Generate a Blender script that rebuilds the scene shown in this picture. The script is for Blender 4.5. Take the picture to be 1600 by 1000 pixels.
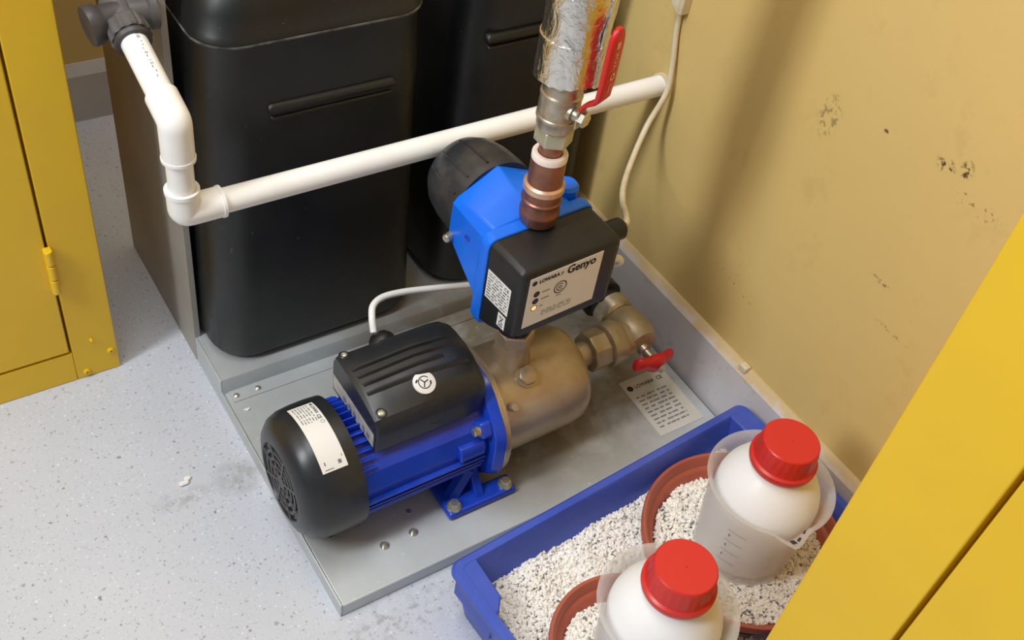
import bpy, math, random
from mathutils import Vector, Matrix

for o in list(bpy.data.objects):
    bpy.data.objects.remove(o, do_unlink=True)
SC = bpy.context.scene
COL = SC.collection
random.seed(7)
PI = math.pi
V = Vector

# ------------------------------------------------------------------ camera
YAW, PITCH, ROLL, FPX = 0.696172, 0.782848, 0.185299, 1693.2
fwd = V((math.sin(YAW) * math.cos(PITCH), math.cos(YAW) * math.cos(PITCH), -math.sin(PITCH)))
rgt = V((math.cos(YAW), -math.sin(YAW), 0))
upv = rgt.cross(fwd)
r2 = rgt * math.cos(ROLL) + upv * math.sin(ROLL)
u2 = -rgt * math.sin(ROLL) + upv * math.cos(ROLL)
cam_d = bpy.data.cameras.new('camera')
cam_d.sensor_fit = 'HORIZONTAL'
cam_d.sensor_width = 36.0
cam_d.lens = FPX / 1600 * 36.0
cam_d.clip_start = 0.02
cam = bpy.data.objects.new('camera', cam_d)
COL.objects.link(cam)
cm = Matrix((r2, u2, -fwd)).transposed().to_4x4()
cm.translation = V((0, 0, 1.15))
cam.matrix_world = cm
SC.camera = cam

# ------------------------------------------------------------------ light
world = bpy.data.worlds.new('room_ambient')
SC.world = world
world.use_nodes = True
bg = world.node_tree.nodes['Background']
bg.inputs[0].default_value = (0.975, 0.985, 1.0, 1)
bg.inputs[1].default_value = 0.38


def area(name, loc, target, sx, sy, watts, col):
    d = bpy.data.lights.new(name, 'AREA')
    d.shape = 'RECTANGLE'
    d.size, d.size_y = sx, sy
    d.energy = watts
    d.color = col
    o = bpy.data.objects.new(name, d)
    COL.objects.link(o)
    o.location = loc
    o.rotation_euler = (V(target) - V(loc)).to_track_quat('-Z', 'Y').to_euler()
    return o


area('ceiling_tube_light', (-1.25, 0.60, 2.15), (0.45, 0.7, 0.2), 0.30, 1.2, 58, (0.955, 0.975, 1.0))
area('ceiling_tube_light', (0.10, 0.85, 2.45), (0.25, 0.72, 0.0), 1.2, 0.4, 30, (0.97, 0.98, 1.0))

vs = SC.view_settings
vs.view_transform = 'Standard'
vs.look = 'None'
vs.exposure = -0.55
vs.gamma = 1.0
vs.use_curve_mapping = False


# ------------------------------------------------------------------ materials
def lin(c):
    return tuple((x / 255 / 12.92) if x / 255 <= 0.04045 else ((x / 255 + 0.055) / 1.055) ** 2.4 for x in c) + (1,)


class NT:
    def __init__(s, name):
        s.m = bpy.data.materials.new(name)
        s.m.use_nodes = True
        s.t = s.m.node_tree
        s.b = s.t.nodes['Principled BSDF']
        s.pos = None

    def n(s, typ, **kw):
        nd = s.t.nodes.new(typ)
        for k, v in kw.items():
            if k.startswith('i_'):
                nd.inputs[k[2:].replace('_', ' ')].default_value = v
            else:
                setattr(nd, k, v)
        return nd

    def l(s, a, b):
        s.t.links.new(a, b)

    def P(s):
        if s.pos is None:
            s.pos = s.n('ShaderNodeNewGeometry').outputs['Position']
        return s.pos

    def noise(s, scale, detail=3, rough=0.55, vec=None, dist=0.0):
        nd = s.n('ShaderNodeTexNoise')
        nd.inputs['Scale'].default_value = scale
        nd.inputs['Detail'].default_value = detail
        nd.inputs['Roughness'].default_value = rough
        nd.inputs['Distortion'].default_value = dist
        s.l(vec or s.P(), nd.inputs['Vector'])
        return nd.outputs[0]

    def ramp(s, val, a, b, ca=0.0, cb=1.0):
        nd = s.n('ShaderNodeMapRange')
        nd.inputs['From Min'].default_value = a
        nd.inputs['From Max'].default_value = b
        nd.inputs['To Min'].default_value = ca
        nd.inputs['To Max'].default_value = cb
        s.l(val, nd.inputs[0])
        return nd.outputs[0]

    def math(s, op, a, b=None):
        nd = s.n('ShaderNodeMath', operation=op)
        for i, x in enumerate((a, b)):
            if x is None:
                continue
            if isinstance(x, (int, float)):
                nd.inputs[i].default_value = x
            else:
                s.l(x, nd.inputs[i])
        return nd.outputs[0]

    def mix(s, fac, a, b):
        nd = s.n('ShaderNodeMix', data_type='RGBA')
        if isinstance(fac, (int, float)):
            nd.inputs[0].default_value = fac
        else:
            s.l(fac, nd.inputs[0])
        for i, x in ((6, a), (7, b)):
            if isinstance(x, tuple):
                nd.inputs[i].default_value = x
            else:
                s.l(x, nd.inputs[i])
        return nd.outputs[2]

    def blob(s, c, rad):
        """1 at the centre of an ellipsoid patch, 0 at its border"""
        sub = s.n('ShaderNodeVectorMath', operation='SUBTRACT')
        s.l(s.P(), sub.inputs[0])
        sub.inputs[1].default_value = c
        dv = s.n('ShaderNodeVectorMath', operation='DIVIDE')
        s.l(sub.outputs[0], dv.inputs[0])
        dv.inputs[1].default_value = rad
        ln = s.n('ShaderNodeVectorMath', operation='LENGTH')
        s.l(dv.outputs[0], ln.inputs[0])
        return s.ramp(ln.outputs['Value'], 0.0, 1.0, 1.0, 0.0)

    def bump(s, h, strength, dist=0.001):
        nd = s.n('ShaderNodeBump')
        nd.inputs['Strength'].default_value = strength
        nd.inputs['Distance'].default_value = dist
        s.l(h, nd.inputs['Height'])
        s.l(nd.outputs[0], s.b.inputs['Normal'])

    def col(s, c):
        if isinstance(c, tuple):
            s.b.inputs['Base Color'].default_value = c
        else:
            s.l(c, s.b.inputs['Base Color'])

    def set(s, rough=0.5, metal=0.0, spec=0.5):
        s.b.inputs['Roughness'].default_value = rough
        s.b.inputs['Metallic'].default_value = metal
        s.b.inputs['Specular IOR Level'].default_value = spec
        return s


def simple(name, c, rough=0.5, metal=0.0, spec=0.5, c2=None, scale=30, bump=0.0, bscale=200, dust=None, dust_amt=0.5):
    t = NT(name).set(rough, metal, spec)
    base = lin(c)
    if c2:
        base = t.mix(t.ramp(t.noise(scale, 4), 0.35, 0.7), base, lin(c2))
    if dust:
        base = t.mix(t.math('MULTIPLY', t.ramp(t.noise(scale * 0.6, 6, 0.7), 0.45, 0.75), dust_amt), base, lin(dust))
    t.col(base)
    if bump:
        t.bump(t.noise(bscale, 3), bump)
    return t.m


M = {}


def mat_floor():
    t = NT('speckled_vinyl').set(0.42, 0, 0.4)
    c = t.mix(t.ramp(t.noise(4, 3), 0.3, 0.7), lin((191, 196, 206)), lin((200, 204, 213)))
    for sc, thr, colr in ((170, 0.70, (150, 152, 160)), (230, 0.71, (228, 230, 236)), (120, 0.755, (112, 112, 118)), (330, 0.70, (160, 162, 170))):
        sp = t.ramp(t.noise(sc, 1, 0.5), thr - 0.05, thr + 0.03)
        c = t.mix(t.math('MULTIPLY', sp, 0.8), c, lin(colr))
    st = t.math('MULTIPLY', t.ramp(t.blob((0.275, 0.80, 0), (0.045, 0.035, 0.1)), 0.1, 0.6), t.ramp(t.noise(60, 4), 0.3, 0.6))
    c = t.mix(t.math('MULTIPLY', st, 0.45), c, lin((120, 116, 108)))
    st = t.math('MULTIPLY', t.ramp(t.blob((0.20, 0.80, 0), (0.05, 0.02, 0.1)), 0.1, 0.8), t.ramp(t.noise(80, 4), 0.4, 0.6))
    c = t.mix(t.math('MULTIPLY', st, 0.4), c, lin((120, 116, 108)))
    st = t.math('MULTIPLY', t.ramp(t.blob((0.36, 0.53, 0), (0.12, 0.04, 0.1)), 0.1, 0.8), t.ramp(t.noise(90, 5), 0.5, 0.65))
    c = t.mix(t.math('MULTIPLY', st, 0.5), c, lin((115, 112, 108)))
    t.col(c)
    t.bump(t.noise(260, 2), 0.12, 0.0006)
    return t.m


def mat_wall():
    t = NT('tan_wall_paint').set(0.6, 0, 0.3)
    c = t.mix(t.ramp(t.noise(3.5, 4), 0.3, 0.7), lin((212, 185, 120)), lin((219, 191, 122)))
    c = t.mix(t.math('MULTIPLY', t.ramp(t.noise(14, 5, 0.7), 0.58, 0.75), 0.22), c, lin((160, 132, 76)))
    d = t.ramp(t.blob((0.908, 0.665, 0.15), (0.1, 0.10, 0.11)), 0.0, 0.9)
    c = t.mix(t.math('MULTIPLY', d, 0.35), c, lin((150, 108, 50)))  # controller's soft shadow, painted into the wall colour
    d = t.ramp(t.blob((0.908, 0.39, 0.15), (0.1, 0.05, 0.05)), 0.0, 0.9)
    c = t.mix(t.math('MULTIPLY', d, 0.35), c, lin((150, 108, 50)))  # shadow of the rear bottle and cap, painted as darker tan
    for cc, rr, sc, thr, k in (((0.908, 0.612, 0.508), (0.05, 0.018, 0.034), 120, 0.55, 0.5), ((0.908, 0.462, 0.547), (0.05, 0.014, 0.010), 150, 0.56, 0.95),
                               ((0.908, 0.440, 0.556), (0.05, 0.009, 0.013), 150, 0.53, 0.95), ((0.908, 0.415, 0.53), (0.05, 0.04, 0.012), 220, 0.62, 0.6),
                               ((0.908, 0.468, 0.380), (0.05, 0.02, 0.004), 180, 0.55, 0.7), ((0.908, 0.43, 0.335), (0.05, 0.03, 0.003), 180, 0.56, 0.5),
                               ((0.908, 0.54, 0.536), (0.05, 0.004, 0.003), 300, 0.4, 0.9), ((0.908, 0.64, 0.22), (0.05, 0.05, 0.03), 160, 0.66, 0.6)):
        m = t.math('MULTIPLY', t.ramp(t.blob(cc, rr), 0.0, 0.5), t.ramp(t.noise(sc, 4, 0.6), thr - 0.04, thr + 0.04))
        c = t.mix(t.math('MULTIPLY', m, k), c, lin((70, 58, 34)))
    t.col(c)
    t.bump(t.noise(90, 4), 0.15, 0.001)
    return t.m


def mat_skirt(name, a, b, edge):
    t = NT(name).set(0.5, 0, 0.4)
    c = t.mix(t.ramp(t.noise(6, 4), 0.35, 0.7), lin(a), lin(b))
    c = t.mix(t.math('MULTIPLY', t.ramp(t.noise(30, 6, 0.75), 0.56, 0.72), 0.35), c, lin((128, 112, 92)))
    sx = t.n('ShaderNodeSeparateXYZ')
    t.l(t.P(), sx.inputs[0])
    nz = t.math('ADD', sx.outputs['Z'], t.math('MULTIPLY', t.math('SUBTRACT', t.noise(40, 4), 0.5), 0.03))
    c = t.mix(t.ramp(nz, 0.110, 0.120), c, lin(edge))
    t.col(c)
    return t.m


def mat_galv():
    t = NT('galvanised_sheet').set(0.42, 0.30, 0.5)
    c = t.mix(t.ramp(t.noise(9, 5, 0.6), 0.35, 0.7), lin((196, 202, 204)), lin((184, 189, 190)))
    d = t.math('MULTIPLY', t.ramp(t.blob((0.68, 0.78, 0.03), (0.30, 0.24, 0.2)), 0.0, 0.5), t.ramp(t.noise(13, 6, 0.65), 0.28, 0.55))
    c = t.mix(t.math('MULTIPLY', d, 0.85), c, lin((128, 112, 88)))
    c = t.mix(t.math('MULTIPLY', t.ramp(t.noise(110, 3), 0.70, 0.74), 0.5), c, lin((225, 225, 222)))
    t.col(c)
    t.l(t.ramp(t.noise(20, 4), 0.3, 0.7, 0.36, 0.55), t.b.inputs['Roughness'])
    return t.m


def mat_tank():
    t = NT('black_tank_plastic').set(0.38, 0, 0.45)
    c = t.mix(t.ramp(t.noise(7, 4), 0.35, 0.7), lin((20, 22, 23)), lin((30, 32, 32)))
    c = t.mix(t.math('MULTIPLY', t.ramp(t.noise(120, 3), 0.72, 0.76), 0.5), c, lin((120, 118, 112)))
    t.col(c)
    t.l(t.ramp(t.noise(10, 4), 0.3, 0.7, 0.32, 0.5), t.b.inputs['Roughness'])
    t.bump(t.noise(9, 3), 0.25, 0.006)
    return t.m


def mat_foil():
    t = NT('crinkled_foil').set(0.26, 1.0, 0.5)
    t.col(lin((225, 222, 216)))
    h = t.math('ADD', t.noise(38, 4, 0.6, dist=0.8), t.math('MULTIPLY', t.noise(140, 3), 0.3))
    t.bump(h, 0.5, 0.006)
    return t.m


def mat_beaker():
    t = NT('frosted_beaker_plastic')
    t.b.inputs['Base Color'].default_value = lin((246, 244, 240))
    t.b.inputs['Roughness'].default_value = 0.35
    tr = t.n('ShaderNodeBsdfTransparent')
    tl = t.n('ShaderNodeBsdfTranslucent')
    tl.inputs['Color'].default_value = lin((250, 248, 244))
    m1 = t.n('ShaderNodeMixShader')
    m1.inputs[0].default_value = 0.5
    t.l(t.b.outputs[0], m1.inputs[1])
    t.l(tl.outputs[0], m1.inputs[2])
    m2 = t.n('ShaderNodeMixShader')
    m2.inputs[0].default_value = 0.40
    t.l(tr.outputs[0], m2.inputs[1])
    t.l(m1.outputs[0], m2.inputs[2])
    t.l(m2.outputs[0], t.t.nodes['Material Output'].inputs['Surface'])
    return t.m


M['floor'] = mat_floor()
M['wall'] = mat_wall()
M['skirt'] = mat_skirt('dirty_white_skirting', (206, 202, 204), (190, 183, 178), (196, 172, 128))
M['skirt_back'] = simple('grey_skirting', (196, 193, 193), 0.5, c2=(184, 181, 181), scale=8)
M['galv'] = mat_galv()
M['galv_dark'] = simple('grey_side_sheet', (164, 160, 152), 0.5, 0.15, c2=(148, 142, 132), scale=6)
M['tank'] = mat_tank()
M['foil'] = mat_foil()
M['seam'] = simple('scuffed_black_plastic', (44, 44, 43), 0.5, c2=(104, 102, 98), scale=60)
M['beaker'] = mat_beaker()
M['pvc'] = simple('white_pvc', (246, 246, 244), 0.35, c2=(240, 239, 235), scale=20)
M['grey_plastic'] = simple('dark_grey_plastic', (92, 90, 90), 0.45, c2=(80, 78, 78), scale=40)
M['dark_plastic'] = simple('charcoal_plastic', (62, 60, 62), 0.45)
M['yellow'] = simple('yellow_cabinet_paint', (234, 192, 22), 0.36, 0, 0.5, c2=(228, 184, 26), scale=5, dust=(214, 176, 50), dust_amt=0.25, bump=0.05)
M['black'] = simple('black_plastic', (24, 25, 28), 0.42, 0, 0.45, dust=(112, 104, 94), dust_amt=0.05, scale=40, bump=0.05, bscale=500)
M['black_motor'] = simple('black_satin_plastic', (36, 38, 41), 0.33, 0, 0.5, dust=(112, 110, 104), dust_amt=0.05, scale=60)
M['rubber'] = simple('black_rubber_dome', (40, 42, 46), 0.4, 0, 0.5, dust=(120, 110, 96), dust_amt=0.3, scale=30)
M['motor_blue'] = simple('blue_motor_paint', (18, 68, 196), 0.30, 0, 0.5, c2=(16, 58, 178), scale=20, dust=(120, 120, 150), dust_amt=0.12)
M['ctl_blue'] = simple('bright_blue_plastic', (8, 112, 240), 0.34, 0, 0.45, c2=(8, 104, 230), scale=20)
M['tray_blue'] = simple('blue_tray_plastic', (62, 88, 190), 0.42, 0, 0.45, c2=(54, 78, 176), scale=14, dust=(130, 130, 170), dust_amt=0.2)
M['steel'] = simple('dusty_steel', (200, 186, 164), 0.36, 0.6, 0.5, c2=(176, 154, 122), scale=12, dust=(150, 122, 86), dust_amt=0.6)
M['brass'] = simple('dull_brass', (186, 174, 150), 0.42, 0.5, 0.5, c2=(166, 148, 116), scale=40, dust=(140, 116, 84), dust_amt=0.5)
M['nickel'] = simple('dull_nickel', (196, 188, 172), 0.36, 0.8, 0.5, c2=(168, 152, 126), scale=70)
M['verdigris'] = simple('greenish_nickel_nut', (196, 188, 166), 0.42, 0.6, 0.5, c2=(176, 186, 164), scale=90)
M['copper'] = simple('brown_copper', (160, 112, 92), 0.38, 0.75, 0.5, c2=(136, 92, 76), scale=50)
M['copper_light'] = simple('bright_copper', (220, 182, 152), 0.35, 0.6, 0.5)
M['white_ring'] = simple('white_ring', (238, 224, 214), 0.45)
M['zinc'] = simple('zinc_bolt', (210, 208, 196), 0.3, 0.85, 0.5, c2=(188, 184, 166), scale=120)
M['red'] = simple('red_handle_plastic', (206, 34, 36), 0.36, 0, 0.5)
M['cap_red'] = simple('red_cap_plastic', (206, 46, 40), 0.36, 0, 0.5)
M['white_label'] = simple('white_label', (232, 230, 226), 0.4)
M['grey_label'] = simple('greyed_label', (206, 202, 192), 0.5, c2=(196, 190, 176), scale=20)
M['silver_label'] = simple('silver_strip', (196, 193, 188), 0.45, 0.1, c2=(172, 168, 162), scale=120)
M['ink'] = simple('black_print', (36, 36, 40), 0.6)
M['ink_grey'] = simple('grey_print', (122, 120, 124), 0.6)
M['ink_pale'] = simple('pale_print', (226, 170, 156), 0.6)
M['cable_white'] = simple('white_cable', (236, 235, 230), 0.45)
M['cable_cream'] = simple('cream_cable', (220, 208, 178), 0.5, c2=(200, 186, 152), scale=40)
M['granule'] = simple('white_granules', (252, 249, 243), 0.85, c2=(240, 235, 226), scale=60)
M['granule_bed'] = simple('granule_dust', (246, 243, 236), 0.9, c2=(232, 228, 220), scale=150)
M['granule_grey'] = simple('grey_granules', (150, 146, 144), 0.85, c2=(120, 116, 114), scale=90)
M['terracotta'] = simple('terracotta_plastic', (176, 92, 70), 0.5, c2=(166, 84, 64), scale=20)
M['bottle'] = simple('white_bottle_plastic', (240, 241, 242), 0.32)
M['bottle'].node_tree.nodes['Principled BSDF'].inputs['Subsurface Weight'].default_value = 0.0
M['crumb'] = simple('white_crumb', (238, 236, 230), 0.8)


def mat_led():
    t = NT('lit_indicator')
    t.col(lin((255, 226, 150)))
    t.b.inputs['Emission Color'].default_value = lin((255, 214, 120))
    t.b.inputs['Emission Strength'].default_value = 1.2
    return t.m


M['led'] = mat_led()

# ------------------------------------------------------------------ mesh helpers
ORG = {}


def frame_of(axis):
    a = V(axis).normalized()
    h = V((0, 0, 1)) if abs(a.z) < 0.9 else V((1, 0, 0))
    u = h.cross(a).normalized()
    return a, u, a.cross(u)


class MB:
    def __init__(s):
        s.v, s.f = [], []

    def add(s, vs, fs):
        o = len(s.v)
        s.v += [V(p) for p in vs]
        s.f += [tuple(i + o for i in f) for f in fs]
        return s

    def box(s, x0, x1, y0, y1, z0, z1, f=None):
        p = [(x, y, z) for x in (x0, x1) for y in (y0, y1) for z in (z0, z1)]
        if f:
            p = [f(*q) for q in p]
        return s.add(p, [(0, 1, 3, 2), (4, 6, 7, 5), (0, 4, 5, 1), (2, 3, 7, 6), (0, 2, 6, 4), (1, 5, 7, 3)])

    def loft(s, loops, cap0=True, cap1=True):
        n = len(loops[0])
        vs = [p for lp in loops for p in lp]
        fs = []
        for k in range(len(loops) - 1):
            for i in range(n):
                j = (i + 1) % n
                fs.append((k * n + i, k * n + j, (k + 1) * n + j, (k + 1) * n + i))
        if cap0:
            fs.append(tuple(reversed(range(n))))
        if cap1:
            fs.append(tuple(range((len(loops) - 1) * n, len(loops) * n)))
        return s.add(vs, fs)

    def lathe(s, prof, o, axis=(0, 0, 1), n=32, rf=None, close=False):
        """prof = [(t along the axis, radius)]; radius 0 ends in a pole"""
        a, u, w = frame_of(axis)
        o = V(o)
        base = len(s.v)
        rings = []
        for t, r in prof:
            if r < 1e-7:
                rings.append([len(s.v)])
                s.v.append(o + a * t)
            else:
                ring = []
                for i in range(n):
                    th = 2 * PI * i / n
                    rr = r * (rf(th, t) if rf else 1)
                    ring.append(len(s.v))
                    s.v.append(o + a * t + (u * math.cos(th) + w * math.sin(th)) * rr)
                rings.append(ring)
        pairs = list(zip(rings[:-1], rings[1:]))
        if close:
            pairs.append((rings[-1], rings[0]))
        for A, B in pairs:
            for i in range(n):
                j = (i + 1) % n
                if len(A) == 1 and len(B) == 1:
                    break
                if len(A) == 1:
                    s.f.append((A[0], B[j], B[i])[::-1])
                elif len(B) == 1:
                    s.f.append((A[i], A[j], B[0]))
                else:
                    s.f.append((A[i], A[j], B[j], B[i]))
        if not close:
            if len(rings[0]) > 1:
                s.f.append(tuple(reversed(rings[0])))
            if len(rings[-1]) > 1:
                s.f.append(tuple(rings[-1]))
        return s

    def cyl(s, p0, p1, r, n=24, r1=None):
        d = V(p1) - V(p0)
        return s.lathe([(0, r), (d.length, r if r1 is None else r1)], p0, d, n)

    def tube(s, path, r, n=12):
        path = [V(p) for p in path]
        k = len(path)
        tang = []
        for i in range(k):
            a = path[max(i - 1, 0)]
            b = path[min(i + 1, k - 1)]
            tang.append((b - a).normalized())
        _, u, _ = frame_of(tang[0])
        loops = []
        for i in range(k):
            t = tang[i]
            u = (u - t * u.dot(t)).normalized()
            w = t.cross(u)
            rr = r[i] if isinstance(r, (list, tuple)) else r
            loops.append([path[i] + (u * math.cos(2 * PI * j / n) + w * math.sin(2 * PI * j / n)) * rr for j in range(n)])
        return s.loft(loops)

    def prism(s, poly, w0, w1, f):
        """poly in (a,b), pushed from w0 to w1; f(a,b,w) gives the point"""
        return s.loft([[V(f(a, b, w0)) for a, b in poly], [V(f(a, b, w1)) for a, b in poly]])

    def build(s, name, mat, parent=None, bevel=0.0, seg=2, angle=35, at=None):
        me = bpy.data.meshes.new(name)
        if parent is not None:
            org = ORG[parent.name]
        elif at is not None:
            org = V(at)
        else:
            xs = [p.x for p in s.v]; ys = [p.y for p in s.v]; zs = [p.z for p in s.v]
            org = V(((min(xs) + max(xs)) / 2, (min(ys) + max(ys)) / 2, min(zs)))
        me.from_pydata([tuple(p - org) for p in s.v], [], s.f)
        me.materials.append(M[mat] if isinstance(mat, str) else mat)
        me.validate()
        import bmesh
        bm = bmesh.new()
        bm.from_mesh(me)
        bmesh.ops.recalc_face_normals(bm, faces=bm.faces)
        bm.to_mesh(me)
        bm.free()
        me.shade_smooth()
        me.set_sharp_from_angle(angle=math.radians(angle))
        o = bpy.data.objects.new(name, me)
        COL.objects.link(o)
        if parent is not None:
            o.parent = parent
        else:
            o.location = org
        ORG[o.name] = org.copy()
        if bevel:
            b = o.modifiers.new('bevel', 'BEVEL')
            b.width = bevel
            b.segments = seg
            b.limit_method = 'ANGLE'
            b.angle_limit = math.radians(40)
            b.harden_normals = False
        return o


def tag(o, label, cat, group=None, kind=None):
    o['label'] = label
    o['category'] = cat
    if group:
        o['group'] = group
    if kind:
        o['kind'] = kind
    return o


def struct(o):
    o['kind'] = 'structure'
    return o


def thing(name, label, cat, loc, group=None):
    o = bpy.data.objects.new(name, None)
    o.empty_display_size = 0.05
    COL.objects.link(o)
    o.location = loc
    ORG[o.name] = V(loc)
    return tag(o, label, cat, group)


def rrect(x0, x1, y0, y1, r, z, n=5, f=None):
    pts = []
    for cx, cy, a0 in ((x1 - r, y1 - r, 0), (x0 + r, y1 - r, PI / 2), (x0 + r, y0 + r, PI), (x1 - r, y0 + r, 1.5 * PI)):
        for i in range(n + 1):
            a = a0 + PI / 2 * i / n
            p = (cx + r * math.cos(a), cy + r * math.sin(a), z)
            pts.append(V(f(*p)) if f else V(p))
    return pts


def spline(pts, k=8):
    """smooth path through the points"""
    pts = [V(p) for p in pts]
    out = []
    for i in range(len(pts) - 1):
        p0 = pts[max(i - 1, 0)]; p1 = pts[i]; p2 = pts[i + 1]; p3 = pts[min(i + 2, len(pts) - 1)]
        for j in range(k):
            t = j / k
            out.append(0.5 * ((2 * p1) + (p2 - p0) * t + (2 * p0 - 5 * p1 + 4 * p2 - p3) * t * t + (3 * p1 - p0 - 3 * p2 + p3) * t ** 3))
    out.append(pts[-1])
    return out


_txt = {}


def text_geo(s):
    if s not in _txt:
        c = bpy.data.curves.new('lettering', 'FONT')
        c.body = s
        c.size = 1.0
        c.resolution_u = 2
        c.offset = 0.022
        o = bpy.data.objects.new('lettering', c)
        COL.objects.link(o)
        bpy.context.view_layer.update()
        me = o.evaluated_get(bpy.context.evaluated_depsgraph_get()).to_mesh()
        vs = [(v.co.x, v.co.y) for v in me.vertices]
        fs = [tuple(p.vertices) for p in me.polygons]
        bpy.data.objects.remove(o, do_unlink=True)
        bpy.data.curves.remove(c)
        w = max(v[0] for v in vs)
        _txt[s] = (vs, fs, w)
    return _txt[s]


def sticker(name, parent, f, w, h, mat, prints, nx=1, th=0.0004, rad=0.0):
    """a thin label with its print; f(s,t,d): s to the right, t up, d out of the surface"""
    m = MB()
    fr, bk, ny = [], [], nx
    for d in (0.0, th):
        for j in range(ny + 1):
            for i in range(nx + 1):
                m.v.append(V(f(w * i / nx, h * j / ny, d)))
    K = (nx + 1) * (ny + 1)
    for j in range(ny):
        for i in range(nx):
            a = j * (nx + 1) + i
            m.f.append((a, a + nx + 1, a + nx + 2, a + 1))
            m.f.append((K + a, K + a + 1, K + a + nx + 2, K + a + nx + 1))
    for i in range(nx):
        m.f.append((i, i + 1, K + i + 1, K + i))
        a = ny * (nx + 1) + i
        m.f.append((a + 1, a, K + a, K + a + 1))
    for j in range(ny):
        a = j * (nx + 1)
        m.f.append((a + nx + 1, a, K + a, K + a + nx + 1))
        a += nx
        m.f.append((a, a + nx + 1, K + a + nx + 1, K + a))
    o = m.build(name, mat, parent)
    for pm, items in prints.items():
        p = MB()
        lettering(p, f, items, th + 0.00015)
        p.build('print', pm, o)['kind'] = 'stuff'
    return o


def lettering(p, f, items, d):
    for it in items:
        k = it[0]
        if k == 'text':
            _, s, x, y, size = it[:5]
            width = it[5] if len(it) > 5 else None
            vs, fs, w = text_geo(s)
            kx = (width / w) if width else size
            p.add([f(x + a * kx, y + b * size, d) for a, b in vs], fs)
        elif k == 'bar':
            _, x0, y0, x1, y1 = it
            n = max(1, int(abs(y1 - y0) / 0.006), int(abs(x1 - x0) / 0.006))
            vs, fs = [], []
            for i in range(n + 1):
                if abs(y1 - y0) > abs(x1 - x0):
                    y = y0 + (y1 - y0) * i / n
                    vs += [f(x0, y, d), f(x1, y, d)]
                else:
                    x = x0 + (x1 - x0) * i / n
                    vs += [f(x, y0, d), f(x, y1, d)]
            for i in range(n):
                fs.append((2 * i, 2 * i + 1, 2 * i + 3, 2 * i + 2))
            p.add(vs, fs)
        elif k == 'disc':
            _, x, y, r = it
            n = 20
            p.add([f(x + r * math.cos(2 * PI * i / n), y + r * math.sin(2 * PI * i / n), d) for i in range(n)], [tuple(range(n))])
        elif k == 'ring':
            _, x, y, r0, r1 = it[:5]
            a0, a1 = (it[5], it[6]) if len(it) > 5 else (0, 2 * PI)
            n = 24
            vs, fs = [], []
            for i in range(n + 1):
                a = a0 + (a1 - a0) * i / n
                vs += [f(x + r0 * math.cos(a), y + r0 * math.sin(a), d), f(x + r1 * math.cos(a), y + r1 * math.sin(a), d)]
            for i in range(n):
                fs.append((2 * i, 2 * i + 1, 2 * i + 3, 2 * i + 2))
            p.add(vs, fs)
        elif k == 'line':
            _, x0, y0, x1, y1, t = it
            dx, dy = x1 - x0, y1 - y0
            L = math.hypot(dx, dy)
            nx_, ny_ = -dy / L * t / 2, dx / L * t / 2
            p.add([f(x0 + nx_, y0 + ny_, d), f(x0 - nx_, y0 - ny_, d), f(x1 - nx_, y1 - ny_, d), f(x1 + nx_, y1 + ny_, d)], [(0, 1, 2, 3)])


def fine_print(x0, x1, y0, y1, rows, seed, words=(3, 5)):
    """unreadable small print: rows of short dashes"""
    rnd = random.Random(seed)
    out = []
    hgt = (y1 - y0) / rows
    for r in range(rows):
        y = y1 - (r + 0.75) * hgt
        x = x0
        while x < x1:
            L = (x1 - x0) * rnd.uniform(0.06, 0.22)
            if x + L > x1:
                L = x1 - x
            out.append(('bar', x, y, x + L, y + hgt * 0.36))
            x += L + (x1 - x0) * rnd.uniform(0.02, 0.10)
    return out


def hexhead(mb, o, axis, r, h, washer=None):
    a = V(axis).normalized()
    o = V(o)
    if washer:
        mb.lathe([(0, washer), (h * 0.25, washer)], o, a, 18)
        mb.lathe([(h * 0.25, r), (h * 0.9, r), (h, r * 0.82)], o, a, 6)
    else:
        mb.lathe([(0, r), (h * 0.85, r), (h, r * 0.82)], o, a, 6)
    return mb


# ================================================================== SETTING
WX = 0.908   # right wall
struct(MB().box(-1.6, 0.93, -1.1, 1.64, -0.04, 0.0).build('floor', 'floor'))
struct(MB().box(WX, WX + 0.1, -1.1, 1.72, 0, 2.5).build('wall_right', 'wall'))
struct(MB().box(-1.6, WX, 1.61, 1.72, 0, 2.5).build('wall_back', 'wall'))
bb = MB().prism([(0.895, 0), (WX, 0), (WX, 0.124), (0.9055, 0.1235), (0.897, 0.116), (0.895, 0.113)], -1.1, 1.596, lambda a, b, w: (a, w, b))
bb = struct(bb.build('baseboard_right', 'skirt', angle=25))
MB().box(0.8965, 0.9075, 0.576, 0.590, 0.116, 0.1275).build('cable_clip', 'cable_cream', bb, 0.002)
struct(MB().prism([(1.597, 0), (1.61, 0), (1.61, 0.104), (1.608, 0.104), (1.597, 0.086)], -1.6, 0.895, lambda a, b, w: (w, a, b)).build('baseboard_back', 'skirt_back', angle=25))

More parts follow.
